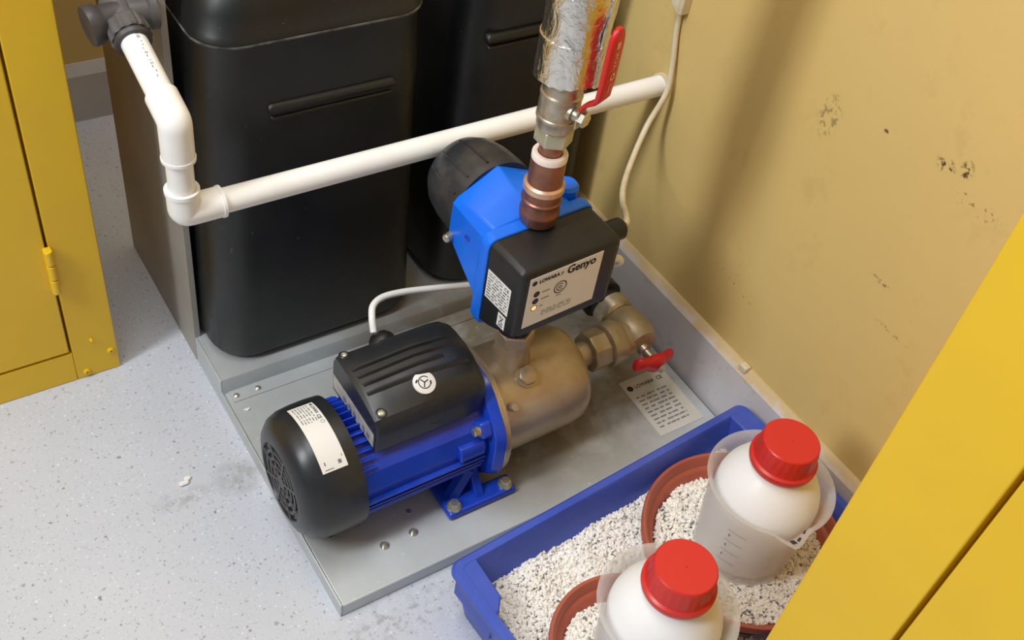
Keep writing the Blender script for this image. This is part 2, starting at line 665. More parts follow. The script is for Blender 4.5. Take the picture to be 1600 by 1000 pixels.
# ================================================================== YELLOW CABINETS
cabL = thing('storage_cabinet', 'yellow metal cabinet with hinged door at left, screws at its bottom corner', 'cabinet', (-0.12, 1.3, 0))
MB().box(-0.45, 0.205, 1.058, 1.56, 0.0, 1.25).build('body', 'yellow', cabL, 0.002)
fr = MB().box(0.1485, 0.205, 1.041, 1.058, 0.0, 1.25)
fr.box(-0.45, 0.1485, 1.041, 1.058, 0.0, 0.0515).box(-0.45, 0.1485, 1.041, 1.058, 1.2, 1.25).box(-0.45, -0.41, 1.041, 1.058, 0.0515, 1.2)
fr.build('front_frame', 'yellow', cabL, 0.0015)
door = MB().box(-0.407, 0.1453, 1.0405, 1.055, 0.0555, 1.196).build('door', 'yellow', cabL, 0.0015)
hb = MB()
hb.box(0.1415, 0.151, 1.036, 1.0415, 0.168, 0.238)
hb.build('hinge', 'yellow', door, 0.001)
for k in range(3):
    MB().cyl((0.1462, 1.0345, 0.169 + k * 0.0235), (0.1462, 1.0345, 0.1905 + k * 0.0235), 0.0052, 14).build('hinge_knuckle', 'yellow', door, 0.0008)
for x, z in ((0.1961, 0.0361), (0.1614, 0.0107)):
    s = MB().lathe([(0, 0.0048), (0.0018, 0.0046), (0.003, 0.003), (0.0032, 0.0018), (0.001, 0.0016)], (x, 1.041, z), (0, -1, 0), 18)
    s.build('screw', 'yellow', cabL)
MB().lathe([(0, 0.002), (0.005, 0.0018), (0.0055, 0)], (0.1744, 1.041, 0.067), (0, -1, 0), 10).build('door_stop_pin', 'yellow', cabL)

cabR = thing('storage_cabinet', 'yellow metal cabinet against the right wall, nearest the camera at lower right', 'cabinet', (0.72, -0.15, 0))
MB().box(0.556, 0.905, -0.62, 0.22, 0.0, 1.25).build('body', 'yellow', cabR, 0.002)
fr = MB().box(0.5404, 0.556, 0.1365, 0.22, 0.0, 1.25)
fr.box(0.5404, 0.556, -0.62, 0.1365, 0.0, 0.0515).box(0.5404, 0.556, -0.62, 0.1365, 1.2, 1.25).box(0.5404, 0.556, -0.62, -0.56, 0.0515, 1.2)
fr.build('front_frame', 'yellow', cabR, 0.0015)
MB().box(0.5398, 0.553, -0.557, 0.1325, 0.0555, 1.196).build('door', 'yellow', cabR, 0.0015)

# ================================================================== BASE FRAME
PZ = 0.022
base = thing('pump_base_frame', 'grey galvanised sheet base under the pump and tanks with raised tank shelf', 'base', (0.59, 0.9, 0))
pl = MB().box(0.302, 0.8885, 0.564, 0.93, 0.0, PZ).build('pump_plate', 'galv', base, 0.0016)
shelf = MB().prism([(0.917, PZ), (0.917, 0.043), (0.9195, 0.047), (1.265, 0.047), (1.265, 0.0), (0.93, 0.0), (0.93, PZ)], 0.302, 0.888, lambda a, b, w: (w, a, b)).build('tank_shelf', 'galv', base)
MB().prism([(0.897, PZ), (0.897, PZ + 0.0018), (0.9172, PZ + 0.0018), (0.9172, PZ)], 0.3085, 0.884, lambda a, b, w: (w, a, b)).build('shelf_flange', 'galv', base)
MB().box(0.299, 0.302, 1.008, 1.265, 0.0, 0.70).build('side_panel', 'galv_dark', base, 0.0006)
MB().box(0.299, 0.3062, 1.0055, 1.008, 0.047, 0.70).build('panel_flange', 'galv_dark', base)
MB().box(0.2995, 0.302, 0.564, 1.008, 0.0, PZ + 0.0015).build('edge_lip', 'galv', base, 0.0008)
MB().box(0.2995, 0.302, 0.919, 1.008, PZ, 0.0465).build('shelf_side', 'galv', base, 0.0008)
MB().box(0.8885, 0.8942, 0.566, 0.80, 0.0, 0.012).build('gap_shade_strip', 'rubber', base)  # added dark strip for the shade in the skirting gap, in the dome's colour
for x, y in ((0.3455, 0.9065), (0.3155, 0.9062), (0.62, 0.906), (0.76, 0.906)):
    MB().lathe([(0, 0.0042), (0.0012, 0.004), (0.0024, 0.0026), (0.0028, 0)], (x, y, PZ + 0.0018), n=14).build('rivet', 'zinc', base)
for x, y in ((0.3816, 0.6133), (0.4214, 0.614)):
    s = MB().lathe([(0, 0.0058), (0.0008, 0.0058)], (x, y, PZ), n=18)
    s.lathe([(0.0008, 0.0036), (0.0045, 0.0036), (0.006, 0.0022), (0.006, 0)], (x, y, PZ), n=14)
    s.build('bolt_end', 'zinc', base)
MB().lathe([(0, 0.0035), (0.0006, 0.0033), (0.0006, 0)], (0.431, 0.644, PZ), n=12).build('bolt_end', 'zinc', base)
# rating plate on the sheet: origin is its near corner below the print, s runs towards the wall
lo, ls, lt = V((0.7951, 0.5935, PZ + 0.0002)), V((0.0767, 0.0, 0.0)), V((0.0025, 0.104, 0.0))
lsn, ltn = ls.normalized(), lt.normalized()
sticker('rating_plate', base, lambda s, t, d: lo + lsn * s + ltn * t + V((0, 0, d)), 0.0767, 0.104, 'grey_label', {
    'ink': [('disc', 0.010, 0.088, 0.0048), ('text', 'LOWARA', 0.018, 0.085, 0.0085, 0.034), ('text', 'CE', 0.057, 0.085, 0.009, 0.010)],
    'ink_grey': fine_print(0.008, 0.062, 0.010, 0.074, 9, 3)})

# ================================================================== TANKS
def tank(name, label, x0, x1, y0, y1, rib):
    t = thing(name, label, 'tank', ((x0 + x1) / 2, (y0 + y1) / 2, 0.047), 'black water tanks')
    z0 = 0.047
    prof = [(0.0, 0.014, 0.045), (0.006, 0.004, 0.05), (0.016, 0.0, 0.05), (0.20, 0.004, 0.05), (0.34, 0.008, 0.048), (0.38, 0.0075, 0.047),
            (0.464, 0.011, 0.045), (0.468, 0.0085, 0.046), (0.476, 0.0085, 0.046), (0.480, 0.012, 0.045), (0.50, 0.016, 0.047), (0.525, 0.026, 0.052), (0.545, 0.042, 0.06),
            (0.556, 0.064, 0.07), (0.560, 0.09, 0.07)]
    loops = [rrect(x0 + i, x1 - i, y0 + i, y1 - i, r, z0 + z, 7) for z, i, r in prof]
    b = MB().loft(loops).build('body', 'tank', t, angle=60)
    ring = rrect(x0 + 0.0080, x1 - 0.0080, y0 + 0.0080, y1 - 0.0080, 0.046, z0 + 0.472, 7)
    MB().tube(ring + ring[:2], 0.0013, 6).build('parting_seam', 'seam', t, angle=60)
    # moulded rib on the front face
    xa, xb, zc = rib
    for dz, hh, pro in ((0.004, 0.0065, 0.0060), (-0.0085, 0.0030, 0.0042)):
        m = MB()
        n = 10
        pts = []
        for i in range(n + 1):
            a = -PI / 2 + PI * i / n
            pts.append((xb + hh * math.cos(a), zc + dz + hh * math.sin(a)))
        for i in range(n + 1):
            a = PI / 2 + PI * i / n
            pts.append((xa + hh * math.cos(a), zc + dz + hh * math.sin(a)))
        yf = y0 + 0.0085
        m.loft([[V((x, yf + 0.004, z)) for x, z in pts], [V((x, yf - pro * 0.4, z)) for x, z in pts],
                [V((xa + (x - xa) * 0.985 + 0.001, yf - pro, zc + dz + (z - zc - dz) * 0.45)) for x, z in pts]])
        m.build('moulded_rib', 'tank', t, angle=60)
    return t


tank('water_tank', 'left black plastic water tank with moulded rib, behind the motor', 0.3105, 0.600, 0.9325, 1.262, (0.392, 0.538, 0.432))
tank('water_tank', 'right black plastic water tank in the corner behind the blue controller', 0.640, 0.886, 0.944, 1.262, (0.68, 0.80, 0.452))

# ================================================================== WHITE PIPEWORK
pw = thing('plastic_pipe_run', 'white plastic pipe with two elbows running across the tanks to the wall', 'pipe', (0.58, 0.871, 0.37))
PR = 0.0138
A, B = V((0.2622, 0.871, 0.3865)), V((0.2622, 0.871, 0.500))
dirn = V((0, 0.973, 0.231)).normalized()
MB().cyl(A + V((0.012, 0, 0)), (0.9085, 0.8712, 0.3865), PR, 28).build('horizontal_pipe', 'pvc', pw)
MB().cyl(A + V((0, 0, 0.01)), B, PR, 28).build('vertical_pipe', 'pvc', pw)
MB().cyl(B + dirn * 0.01, B + dirn * 0.135, PR, 28).build('inlet_pipe', 'pvc', pw)


def elbow(c, d0, d1, l0, l1, r):
    d0, d1 = V(d0).normalized(), V(d1).normalized()
    path = [c + d0 * l0, c + d0 * (l0 - 0.002)]
    k = 0.006
    for i in range(7):
        t = i / 6
        a, b, m = c + d0 * k, c + d1 * k, c
        path.append(a * (1 - t) ** 2 + m * 2 * t * (1 - t) + b * t * t)
    path += [c + d1 * (l1 - 0.002), c + d1 * l1]
    rad = [r * 1.0] + [r] * (len(path) - 2) + [r * 1.0]
    return MB().tube(path, rad, 28)


e = elbow(A, (0, 0, 1), (1, 0, 0), 0.030, 0.041, 0.0168).build('elbow', 'pvc', pw, angle=50)
MB().lathe([(0.026, 0.0182), (0.0305, 0.0182), (0.0305, 0.0145), (0.026, 0.0145)], A, (0, 0, 1), 28, close=True).build('socket_rim', 'pvc', e)
MB().lathe([(0.038, 0.0178), (0.0415, 0.0178), (0.0415, 0.0145), (0.038, 0.0145)], A, (1, 0, 0), 28, close=True).build('socket_rim', 'pvc', e)
e = elbow(B, (0, 0, -1), dirn, 0.045, 0.034, 0.0168).build('elbow', 'pvc', pw, angle=50)
MB().lathe([(0.042, 0.0176), (0.0455, 0.0176), (0.0455, 0.0145), (0.042, 0.0145)], B, (0, 0, -1), 28, close=True).build('socket_rim', 'pvc', e)
pr = MB()
rnd = random.Random(5)
side = V((1, 0, 0))
upd = side.cross(dirn)
t0 = 0.047
while t0 < 0.125:
    L = rnd.uniform(0.001, 0.004)
    c0 = B + dirn * t0
    for ang in (0.10, 0.22):
        if rnd.random() < 0.75:
            nrm = (upd * math.cos(ang) + side * math.sin(ang))
            tan = nrm.cross(dirn)
            q = c0 + nrm * (PR + 0.0002)
            pr.add([q - tan * 0.0005, q + tan * 0.0005, q + tan * 0.0005 + dirn * L, q - tan * 0.0005 + dirn * L], [(0, 1, 2, 3)])
    t0 += L + rnd.uniform(0.001, 0.004)
pr.build('print', 'ink_grey', pw)['kind'] = 'stuff'
MB().lathe([(0, 0.0165), (0.006, 0.0165), (0.006, 0.0140), (0, 0.0140)], (0.9015, 0.8712, 0.3865), (1, 0, 0), 24, close=True).build('wall_sleeve', 'cable_cream', pw)

# dark grey compression fitting at the inlet
ft = thing('compression_fitting', 'dark grey plastic compression tee on the white pipe inlet beside the tank', 'pipe fitting', (0.262, 1.03, 0.52))
NC = B + dirn * 0.108
MB().lathe([(0, 0.0185), (0.004, 0.0195), (0.005, 0.0180), (0.007, 0.0180)], NC, dirn, 36).build('nut_collar', 'dark_plastic', ft)
MB().lathe([(0.007, 0.0188), (0.009, 0.0202), (0.026, 0.0190), (0.030, 0.016)], NC, dirn, 48,
           rf=lambda th, t: 1.0 + (0.07 if (int(th / (2 * PI) * 12 + 0.25) % 1 == 0 and (th / (2 * PI) * 12) % 1 < 0.5) else 0.0)).build('ribbed_nut', 'grey_plastic', ft, angle=25)
TC = NC + dirn * 0.040
bd = MB().lathe([(-0.014, 0.0160), (0.020, 0.0160), (0.023, 0.013)], TC, dirn, 28).build('tee_body', 'grey_plastic', ft)
kn = V((-1, -0.10, -0.10)).normalized()
MB().lathe([(0, 0.0165), (0.018, 0.0170), (0.0215, 0.0180), (0.024, 0.0200), (0.033, 0.0212), (0.0355, 0.0205), (0.036, 0.017), (0.035, 0.0)], TC, kn, 32).build('end_cap', 'dark_plastic', ft)
MB().lathe([(0.008, 0.0150), (0.026, 0.0150), (0.028, 0.0190), (0.0355, 0.0190)], TC, (1, 0, 0), 28).build('tank_branch', 'grey_plastic', ft)

# ================================================================== PUMP
AY, AZ = 0.699, 0.105
pump = thing('water_pump', 'blue electric water pump with black fan cover and dusty steel chamber', 'pump', (0.48, AY, PZ))


def ax(x):
    return V((x, AY, AZ))


# motor body: near side has a sloping panel, far side mirrors it
poly = [(-0.044, 0.0485), (-0.059, 0.036), (-0.0665, 0.012), (-0.0655, -0.005), (-0.060, -0.028), (-0.044, -0.048), (-0.02, -0.061), (0.02, -0.061), (0.044, -0.048),
        (0.060, -0.028), (0.0655, -0.005), (0.0665, 0.012), (0.059, 0.036), (0.044, 0.0485), (0.02, 0.060), (-0.02, 0.060)]
MB().prism(poly, 0.345, 0.530, lambda a, b, w: (w, AY + a, AZ + b)).build('motor_body', 'motor_blue', pump, 0.0015, angle=20)
for k in range(13):                       # short fins between the cover and the terminal box
    a = math.radians(40 + k * 8.6)
    c, s = math.cos(a), math.sin(a)
    m = MB()
    m.prism([(0.052, -0.0011), (0.0725, -0.0009), (0.0725, 0.0009), (0.052, 0.0011)], 0.350, 0.3795, lambda p, q, w: (w, AY + p * c - q * s, AZ + p * s + q * c))
    m.build('cooling_fin', 'motor_blue', pump, 0.0005)
for sgn in (-1, 1):                       # long fins along the sides
    for k, z in enumerate((-0.004, -0.0125, -0.021, -0.0295, -0.038, -0.046)):
        half = math.sqrt(max(0.073 ** 2 - z * z, 0))
        m = MB().box(0.350, 0.522, min(AY + sgn * 0.035, AY + sgn * half), max(AY + sgn * 0.035, AY + sgn * half), AZ + z - 0.0014, AZ + z + 0.0014)
        m.build('cooling_fin', 'motor_blue', pump, 0.0006)
m = MB().prism([(-0.0735, 0.004), (-0.0735, 0.016), (-0.069, 0.0235), (-0.062, 0.0235), (-0.060, 0.004)], 0.486, 0.520, lambda a, b, w: (w, AY + a, AZ + b))
m.build('side_tab', 'motor_blue', pump, 0.0012)

# fan cover
fc = MB().lathe([(0.3605, 0.0735), (0.3605, 0.0800), (0.345, 0.0808), (0.326, 0.0804), (0.311, 0.0788), (0.299, 0.0740), (0.291, 0.0652), (0.2875, 0.0555), (0.2868, 0.0490), (0.290, 0.0470), (0.290, 0.0)][::-1],
                (0, AY, AZ), (1, 0, 0), 56)
fcv = fc.build('fan_cover', 'black_motor', pump, angle=50)
gm = MB()
for r in (0.0185, 0.0285, 0.0385):
    gm.lathe([(0.2878, r - 0.0022), (0.2878, r + 0.0022), (0.2905, r + 0.0022), (0.2905, r - 0.0022)], (0, AY, AZ), (1, 0, 0), 36, close=True)
gm.lathe([(0.2875, 0.0), (0.2875, 0.0100), (0.2905, 0.0105)], (0, AY, AZ), (1, 0, 0), 24)
gm.build('grille_rings', 'dark_plastic', fcv)
for k in range(8):
    a = k * PI / 4 + 0.2
    c, s = math.cos(a), math.sin(a)
    MB().box(0.2872, 0.2905, 0.009, 0.0475, -0.0018, 0.0018, lambda x, p, q: (x, AY + p * c - q * s, AZ + p * s + q * c)).build('grille_spoke', 'dark_plastic', fcv)
bt = MB()
for z in (-0.049, -0.060):
    yy = -math.sqrt(0.0808 ** 2 - z * z)
    bt.box(0.318, 0.359, AY + yy - 0.0012, AY + yy + 0.004, AZ + z - 0.001, AZ + z + 0.001)
bt.build('moulded_line', 'black_motor', fcv, 0.0005)


def cover_map(s, t, d):
    """s to the label's right = down the near flank, t = towards the terminal box"""
    th = math.radians(61.5) + s / 0.0808
    r = 0.0809 + d
    return V((0.3145 + t - 0.0012 * math.cos(th), AY + r * math.cos(th), AZ + r * math.sin(th)))


sticker('rating_label', pump, cover_map, 0.0978, 0.0305, 'white_label', {
    'ink': [('bar', 0.003, 0.0255, 0.0065, 0.0285), ('text', 'LOWARA', 0.008, 0.0248, 0.0052, 0.017), ('text', 'CE', 0.0275, 0.0235, 0.006, 0.007)],
    'ink_grey': fine_print(0.003, 0.036, 0.003, 0.023, 6, 11) + [('ring', 0.039, 0.026, 0.0018, 0.0024), ('bar', 0.083, 0.027, 0.086, 0.0278), ('bar', 0.088, 0.021, 0.0925, 0.025),
                 ('bar', 0.086, 0.005, 0.090, 0.0065), ('bar', 0.0945, 0.004, 0.0955, 0.014)]}, nx=16)

# terminal box
TBX0, TBX1 = 0.3805, 0.5265
sec = [(0.6490, 0.1640), (0.6480, 0.1900), (0.6490, 0.2070), (0.6535, 0.2145), (0.6680, 0.2225), (0.6850, 0.2300), (0.7050, 0.2330), (0.7250, 0.2325), (0.7420, 0.2290),
       (0.7520, 0.2230), (0.7570, 0.2120), (0.7575, 0.1900), (0.7570, 0.1640)]


def flat_z(y, z, arch):
    if 0.6535 <= y <= 0.752 and z > 0.21:
        b = 0.2145 + (0.223 - 0.2145) * (y - 0.6535) / (0.752 - 0.6535)
        return b + (z - b) * arch
    return z


def sec_at(x, ins, dz):
    cy = 0.7035
    arch = 0.30 + 0.70 * min(1, max(0, (x - TBX0) / 0.075))
    return [V((x, cy + (y - cy) * (1 - ins), 0.164 + (flat_z(y, z, arch) - 0.164) * (1 - dz))) for y, z in sec]


tb = MB().loft([sec_at(TBX0, 0.012, 0.035), sec_at(TBX0 + 0.0015, 0.004, 0.015), sec_at(TBX0 + 0.005, 0.0, 0.0), sec_at(0.405, 0, 0.0), sec_at(0.43, 0, -0.01), sec_at(0.4555, 0, -0.02), sec_at(0.500, 0.0, -0.03), sec_at(TBX1 - 0.012, 0.02, 0.0), sec_at(TBX1 - 0.003, 0.07, 0.08), sec_at(TBX1, 0.12, 0.16)])
tbo = tb.build('terminal_box', 'black_motor', pump, angle=32)


def box_top(x, y):
    """height of the box lid over (x, y)"""
    for (ya, za), (yb, zb) in zip(sec[1:-1], sec[2:]):
        if ya <= y <= yb:
            arch = 0.30 + 0.70 * min(1, max(0, (x - TBX0) / 0.075))
            fa, fb = flat_z(ya, za, arch), flat_z(yb, zb, arch)
            z = fa + (fb - fa) * (y - ya) / (yb - ya)
            if x < 0.405:
                k = 0.0
            elif x < 0.4555:
                k = -0.02 * (x - 0.405) / 0.0505
            elif x < 0.5:
                k = -0.02 - 0.01 * (x - 0.4555) / 0.0445
            else:
                k = -0.03 + 0.03 * (x - 0.5) / 0.0145
            return 0.164 + (z - 0.164) * (1 - k)
    return 0.22


for y0, xa, xb in ((0.7235, 0.387, 0.5135), (0.7115, 0.388, 0.514), (0.6995, 0.389, 0.488), (0.6870, 0.3875, 0.5145)):
    m = MB()
    loops = []
    n = 12
    for i in range(n + 1):
        x = xa + (xb - xa) * i / n
        y = y0 - (0.008 * (x - xa) / 0.127)
        z = box_top(x, y)
        e = 0.25 if i in (0, n) else 1.0
        loops.append([V((x, y - 0.0034, z - 0.001)), V((x, y - 0.0012, z + 0.0036 * e)), V((x, y + 0.0012, z + 0.0036 * e)), V((x, y + 0.0034, z - 0.001))])
    m.loft(loops).build('lid_ridge', 'black_motor', tbo, angle=50)
for x, y, dz_ in ((0.3900, 0.7490, -0.0004), (0.3915, 0.6600, -0.0010), (0.5185, 0.6640, -0.014)):
    z = box_top(x, y) + dz_
    MB().lathe([(-0.008, 0.0068), (0.0012, 0.0066), (0.0020, 0.0056), (0.0008, 0.0050), (0.0, 0.0)], (x, y, z), (0, -0.25 if y < 0.7 else 0.15, 1), 20).build('screw_boss', 'black_motor', tbo)
    MB().lathe([(0.0, 0.0044), (0.0024, 0.0040), (0.0030, 0.0026), (0.0014, 0.0020), (0.0014, 0)], (x, y, z), (0, -0.25 if y < 0.7 else 0.15, 1), 16).build('screw', 'zinc', tbo)
MB().lathe([(0, 0.0115), (0.0012, 0.0118), (0.0022, 0.0105), (0.0006, 0.0095), (0.0004, 0)], (0.4600, 0.6500, 0.1855), (0, -1, 0), 26).build('knockout', 'black_motor', tbo)
gl = MB().lathe([(0, 0.0165), (0.010, 0.0165), (0.015, 0.0140), (0.019, 0.0100), (0.0205, 0.006)], (0.4460, 0.7540, 0.2050), (0, 0.93, 0.36), 22)
gl.build('cable_gland', 'black', tbo)
sticker('end_label', pump, lambda s, t, d: V((TBX0 - 0.0003 - d, 0.7545 - s, 0.1690 + t)), 0.101, 0.0215, 'silver_label', {
    'ink_grey': [('disc', 0.030, 0.008, 0.004), ('disc', 0.043, 0.008, 0.0045), ('disc', 0.055, 0.008, 0.004), ('bar', 0.075, 0.004, 0.080, 0.012), ('bar', 0.085, 0.004, 0.092, 0.012)]})
# round direction sticker on the lid
sc0 = V((0.4515, 0.6715, 0.0))
nrm = V((0.04, -0.42, 0.9)).normalized()
sx = V((0.9, 0.1, 0)); sx = (sx - nrm * sx.dot(nrm)).normalized(); sy = nrm.cross(sx)
sc0.z = box_top(0.4515, 0.6715) + 0.0012


def st_map(s, t, d):
    return sc0 + sx * s + sy * t + nrm * d


so = MB().lathe([(-0.002, 0.0136), (0.0004, 0.0136), (0.0006, 0.0132), (0.0006, 0)], sc0, nrm, 36).build('round_sticker', 'white_label', tbo)
p = MB()
lettering(p, st_map, [('ring', 0, 0, 0.0066, 0.0078, 0.5, 5.6), ('line', 0, 0, 0.0055, 0.001, 0.0014), ('line', 0, 0, -0.003, 0.005, 0.0014), ('line', 0, 0, -0.003, -0.005, 0.0014),
                      ('line', -0.0065, 0.006, -0.010, 0.0035, 0.002), ('line', 0.006, -0.005, 0.0075, -0.001, 0.002)], 0.0008)
p.build('rotation_arrow', 'ink', tbo)

# bracket flange (blue) with lugs and bolts, then the steel flange
fl = MB().lathe([(0.526, 0.074), (0.528, 0.0835), (0.5405, 0.0885)], (0, AY, AZ), (1, 0, 0), 48,
                rf=lambda th, t: 1.0 + 0.022 * math.cos(8 * (th - PI / 8)) if t > 0.527 else 1.0).build('bracket_flange', 'motor_blue', pump, 0.001, angle=30)
for a in (148, 32, -32):
    ar = math.radians(a)
    c, s = math.cos(ar), math.sin(ar)
    mp = lambda x, q, w: (x, AY + q * c - w * s, AZ + q * s + w * c)
    MB().box(0.512, 0.529, 0.060, 0.0815, -0.011, 0.011, mp).build('bracket_lug', 'motor_blue', pump, 0.004, 3)
    pc = V(mp(0.5125, 0.0745, 0))
    hexhead(MB(), pc, (-1, 0, 0), 0.0058, 0.008, 0.0072).build('bolt', 'zinc', pump)
MB().lathe([(0.5405, 0.0868), (0.548, 0.0872), (0.5495, 0.0860), (0.5495, 0.070)], (0, AY, AZ), (1, 0, 0), 56).build('steel_flange', 'steel', pump, 0.0008)
MB().lathe([(0.5490, 0.0712), (0.560, 0.0700), (0.62, 0.0692), (0.664, 0.0680), (0.678, 0.0655), (0.687, 0.0605), (0.6915, 0.0535), (0.6915, 0.046), (0.6885, 0.043), (0.6885, 0.0)], (0, AY, AZ), (1, 0, 0), 64).build('pump_chamber', 'steel', pump, angle=40)
# filling plug and vent screw
for x, a, r, h in ((0.5965, 116.4, 0.0125, 0.009), (0.5640, 139.0, 0.0055, 0.010)):
    ar = math.radians(a)
    dv = V((0, math.cos(ar), math.sin(ar)))
    m = MB()
    if r > 0.01:
        m.lathe([(-0.006, r * 1.12), (0.0025, r * 1.12)], V((x, AY, AZ)) + dv * 0.0695, dv, 24)
    hexhead(m, V((x, AY, AZ)) + dv * 0.0715, dv, r, h)
    m.build('filler_plug' if r > 0.01 else 'vent_screw', 'steel', pump)
# outlet port
MB().lathe([(0.160, 0.0285), (0.180, 0.0240), (0.186, 0.0215), (0.215, 0.0210)], (0.594, 0.702, 0), (0, 0, 1), 36).build('outlet_port', 'steel', pump)
MB().lathe([(0.207, 0.0245), (0.222, 0.0245), (0.224, 0.0225)], (0.594, 0.702, 0), (0, 0, 1), 6).build('outlet_nut', 'steel', pump)
# feet
for sgn in (-1, 1):
    y_out, y_in = AY + sgn * 0.0925, AY + sgn * 0.066
    f_ = MB().prism([(0.4685, min(y_out, y_in)), (0.5665, min(y_out, y_in)), (0.5665, max(y_out, y_in)), (0.4685, max(y_out, y_in))], PZ, PZ + 0.0115, lambda a, b, w: (a, b, w))
    ft_o = f_.build('mounting_foot', 'motor_blue', pump, 0.004, 3)
    w_ = MB()
    w_.prism([(sgn * 0.086, -0.0745), (sgn * 0.06, -0.0715), (sgn * 0.03, -0.066), (sgn * 0.04, -0.045), (sgn * 0.058, -0.038)], 0.511, 0.523, lambda a, b, w: (w, AY + a, AZ + b))
    w_.build('foot_web', 'motor_blue', pump, 0.0015)
    w_ = MB().loft([[V((0.479, AY + sgn * 0.068, PZ + 0.008)), V((0.488, AY + sgn * 0.074, PZ + 0.008)), V((0.515, AY + sgn * 0.066, AZ - 0.040)), V((0.508, AY + sgn * 0.058, AZ - 0.040))],
                    [V((0.479, AY + sgn * 0.056, PZ + 0.008)), V((0.488, AY + sgn * 0.062, PZ + 0.008)), V((0.515, AY + sgn * 0.054, AZ - 0.040)), V((0.508, AY + sgn * 0.046, AZ - 0.040))]])
    w_.build('foot_rib', 'motor_blue', pump, 0.001)
    MB().box(0.470, 0.532, min(AY + sgn * 0.02, AY + sgn * 0.068), max(AY + sgn * 0.02, AY + sgn * 0.068), PZ, PZ + 0.009).build('foot_bridge', 'motor_blue', pump, 0.002)
    for x in (0.4795, 0.5545):
        hexhead(MB(), (x, AY + sgn * 0.0815, PZ + 0.0115), (0, 0, 1), 0.0072, 0.0095, 0.0095).build('foot_bolt', 'zinc', pump)

# ================================================================== SUCTION VALVE
sv = thing('suction_valve', 'dull brass union and elbow valve with red butterfly handle at pump inlet', 'valve', (0.80, 0.715, 0.06))
SY, SZ = 0.706, 0.112
MB().lathe([(0.688, 0.024), (0.697, 0.024), (0.699, 0.0175), (0.728, 0.0175)], (0, SY, SZ), (1, 0, 0), 28).build('nipple', 'brass', sv)
MB().lathe([(0.726, 0.0265), (0.728, 0.0285), (0.752, 0.0285), (0.754, 0.0265)], (0, SY, SZ), (1, 0, 0), 8).build('union_nut', 'brass', sv, 0.0015)
MB().lathe([(0.753, 0.0240), (0.756, 0.0305), (0.775, 0.0315), (0.780, 0.0285), (0.782, 0.0255), (0.792, 0.0255)], (0, SY, SZ), (1, 0, 0), 32).build('coupling_ring', 'brass', sv)
vb = MB().lathe([(-0.028, 0.010), (-0.026, 0.022), (-0.014, 0.0285), (0.004, 0.0295), (0.022, 0.027), (0.034, 0.0235)], (0.806, SY + 0.004, SZ), (0, 1, 0), 32)
vb.build('valve_body', 'brass', sv, angle=50)
MB().lathe([(0.030, 0.0235), (0.034, 0.0265), (0.052, 0.0265), (0.055, 0.024)], (0.805, SY + 0.004, SZ + 0.002), (0, 1, 0.05), 28).build('outlet_socket', 'nickel', sv)
MB().lathe([(0.055, 0.0225), (0.066, 0.0225), (0.067, 0.0305), (0.082, 0.0305), (0.083, 0.026), (0.239, 0.026)], (0.805, SY + 0.004, SZ + 0.002), (0, 1, 0.02), 32).build('tank_hose', 'black', sv)
hd = V((0.10, -0.90, -0.10)).normalized()
h0 = V((0.806, SY - 0.018, SZ - 0.004))
MB().lathe([(0, 0.0095), (0.012, 0.0090), (0.013, 0.0065), (0.030, 0.0065)], h0, hd, 18).build('stem', 'nickel', sv)
hc = h0 + hd * 0.030
hu = V((0.97, 0.10, -0.30)).normalized()
hu = (hu - hd * hu.dot(hd)).normalized()
hv = hd.cross(hu)
bf = MB()
loops = []
for x, hw, th in ((-0.0385, 0.0070, 0.005), (-0.036, 0.0105, 0.0070), (-0.027, 0.0115, 0.0075), (-0.015, 0.0095, 0.0075), (-0.009, 0.0140, 0.009), (0, 0.0165, 0.010), (0.009, 0.0140, 0.009), (0.015, 0.0095, 0.0075), (0.027, 0.0115, 0.0075), (0.036, 0.0105, 0.0070), (0.0385, 0.0070, 0.005)):
    bend = -0.16 * abs(x)
    loops.append([hc + hu * x + hd * (0.004 + bend) + hv * (hw * math.cos(a)) + hd * (th * math.sin(a)) for a in [2 * PI * i / 12 for i in range(12)]])
bf.loft(loops).build('butterfly_handle', 'red', sv, angle=55)
hexhead(MB(), hc + hd * 0.0135, hd, 0.0055, 0.006).build('handle_screw', 'nickel', sv)

# ================================================================== PRESSURE CONTROLLER
CA = math.radians(3.5)
cc, cs = math.cos(CA), math.sin(CA)
PX, PY = 0.594, 0.700


def L(x, y, z):
    return V((PX + x * cc - y * cs, PY + x * cs + y * cc, z))


ctl = thing('pressure_controller', 'blue and black pump pressure controller with white front panel above the pump', 'controller', (PX, PY, 0.224))


def xz(x0, x1, z0, z1, r, y, n=4):
    return rrect(x0, x1, z0, z1, r, 0, n, lambda a, b, c: L(a, y, b))


MB().loft([xz(-0.0665, 0.0745, 0.273, 0.3935, 0.010, -0.006), xz(-0.0660, 0.0740, 0.276, 0.3935, 0.010, -0.020), xz(-0.0650, 0.0730, 0.2925, 0.3925, 0.009, -0.056),
           xz(-0.0640, 0.0720, 0.2945, 0.3910, 0.008, -0.0610), xz(-0.0610, 0.0690, 0.2975, 0.3880, 0.007, -0.0640), xz(-0.0560, 0.0640, 0.302, 0.3835, 0.006, -0.0646)]).build('front_cover', 'black', ctl, angle=40)
MB().loft([xz(-0.0690, 0.0765, 0.2685, 0.3960, 0.012, -0.0065), xz(-0.0695, 0.0770, 0.2680, 0.3965, 0.012, 0.000), xz(-0.0685, 0.0760, 0.2690, 0.3965, 0.012, 0.0095)]).build('back_flange', 'ctl_blue', ctl, 0.0015, angle=30)
fr_ = [(-0.058, 0.285), (-0.0635, 0.296), (-0.061, 0.382), (-0.052, 0.3965), (0.0, 0.3995), (0.052, 0.3965), (0.061, 0.382), (0.063, 0.296), (0.058, 0.285), (0.0, 0.275)]
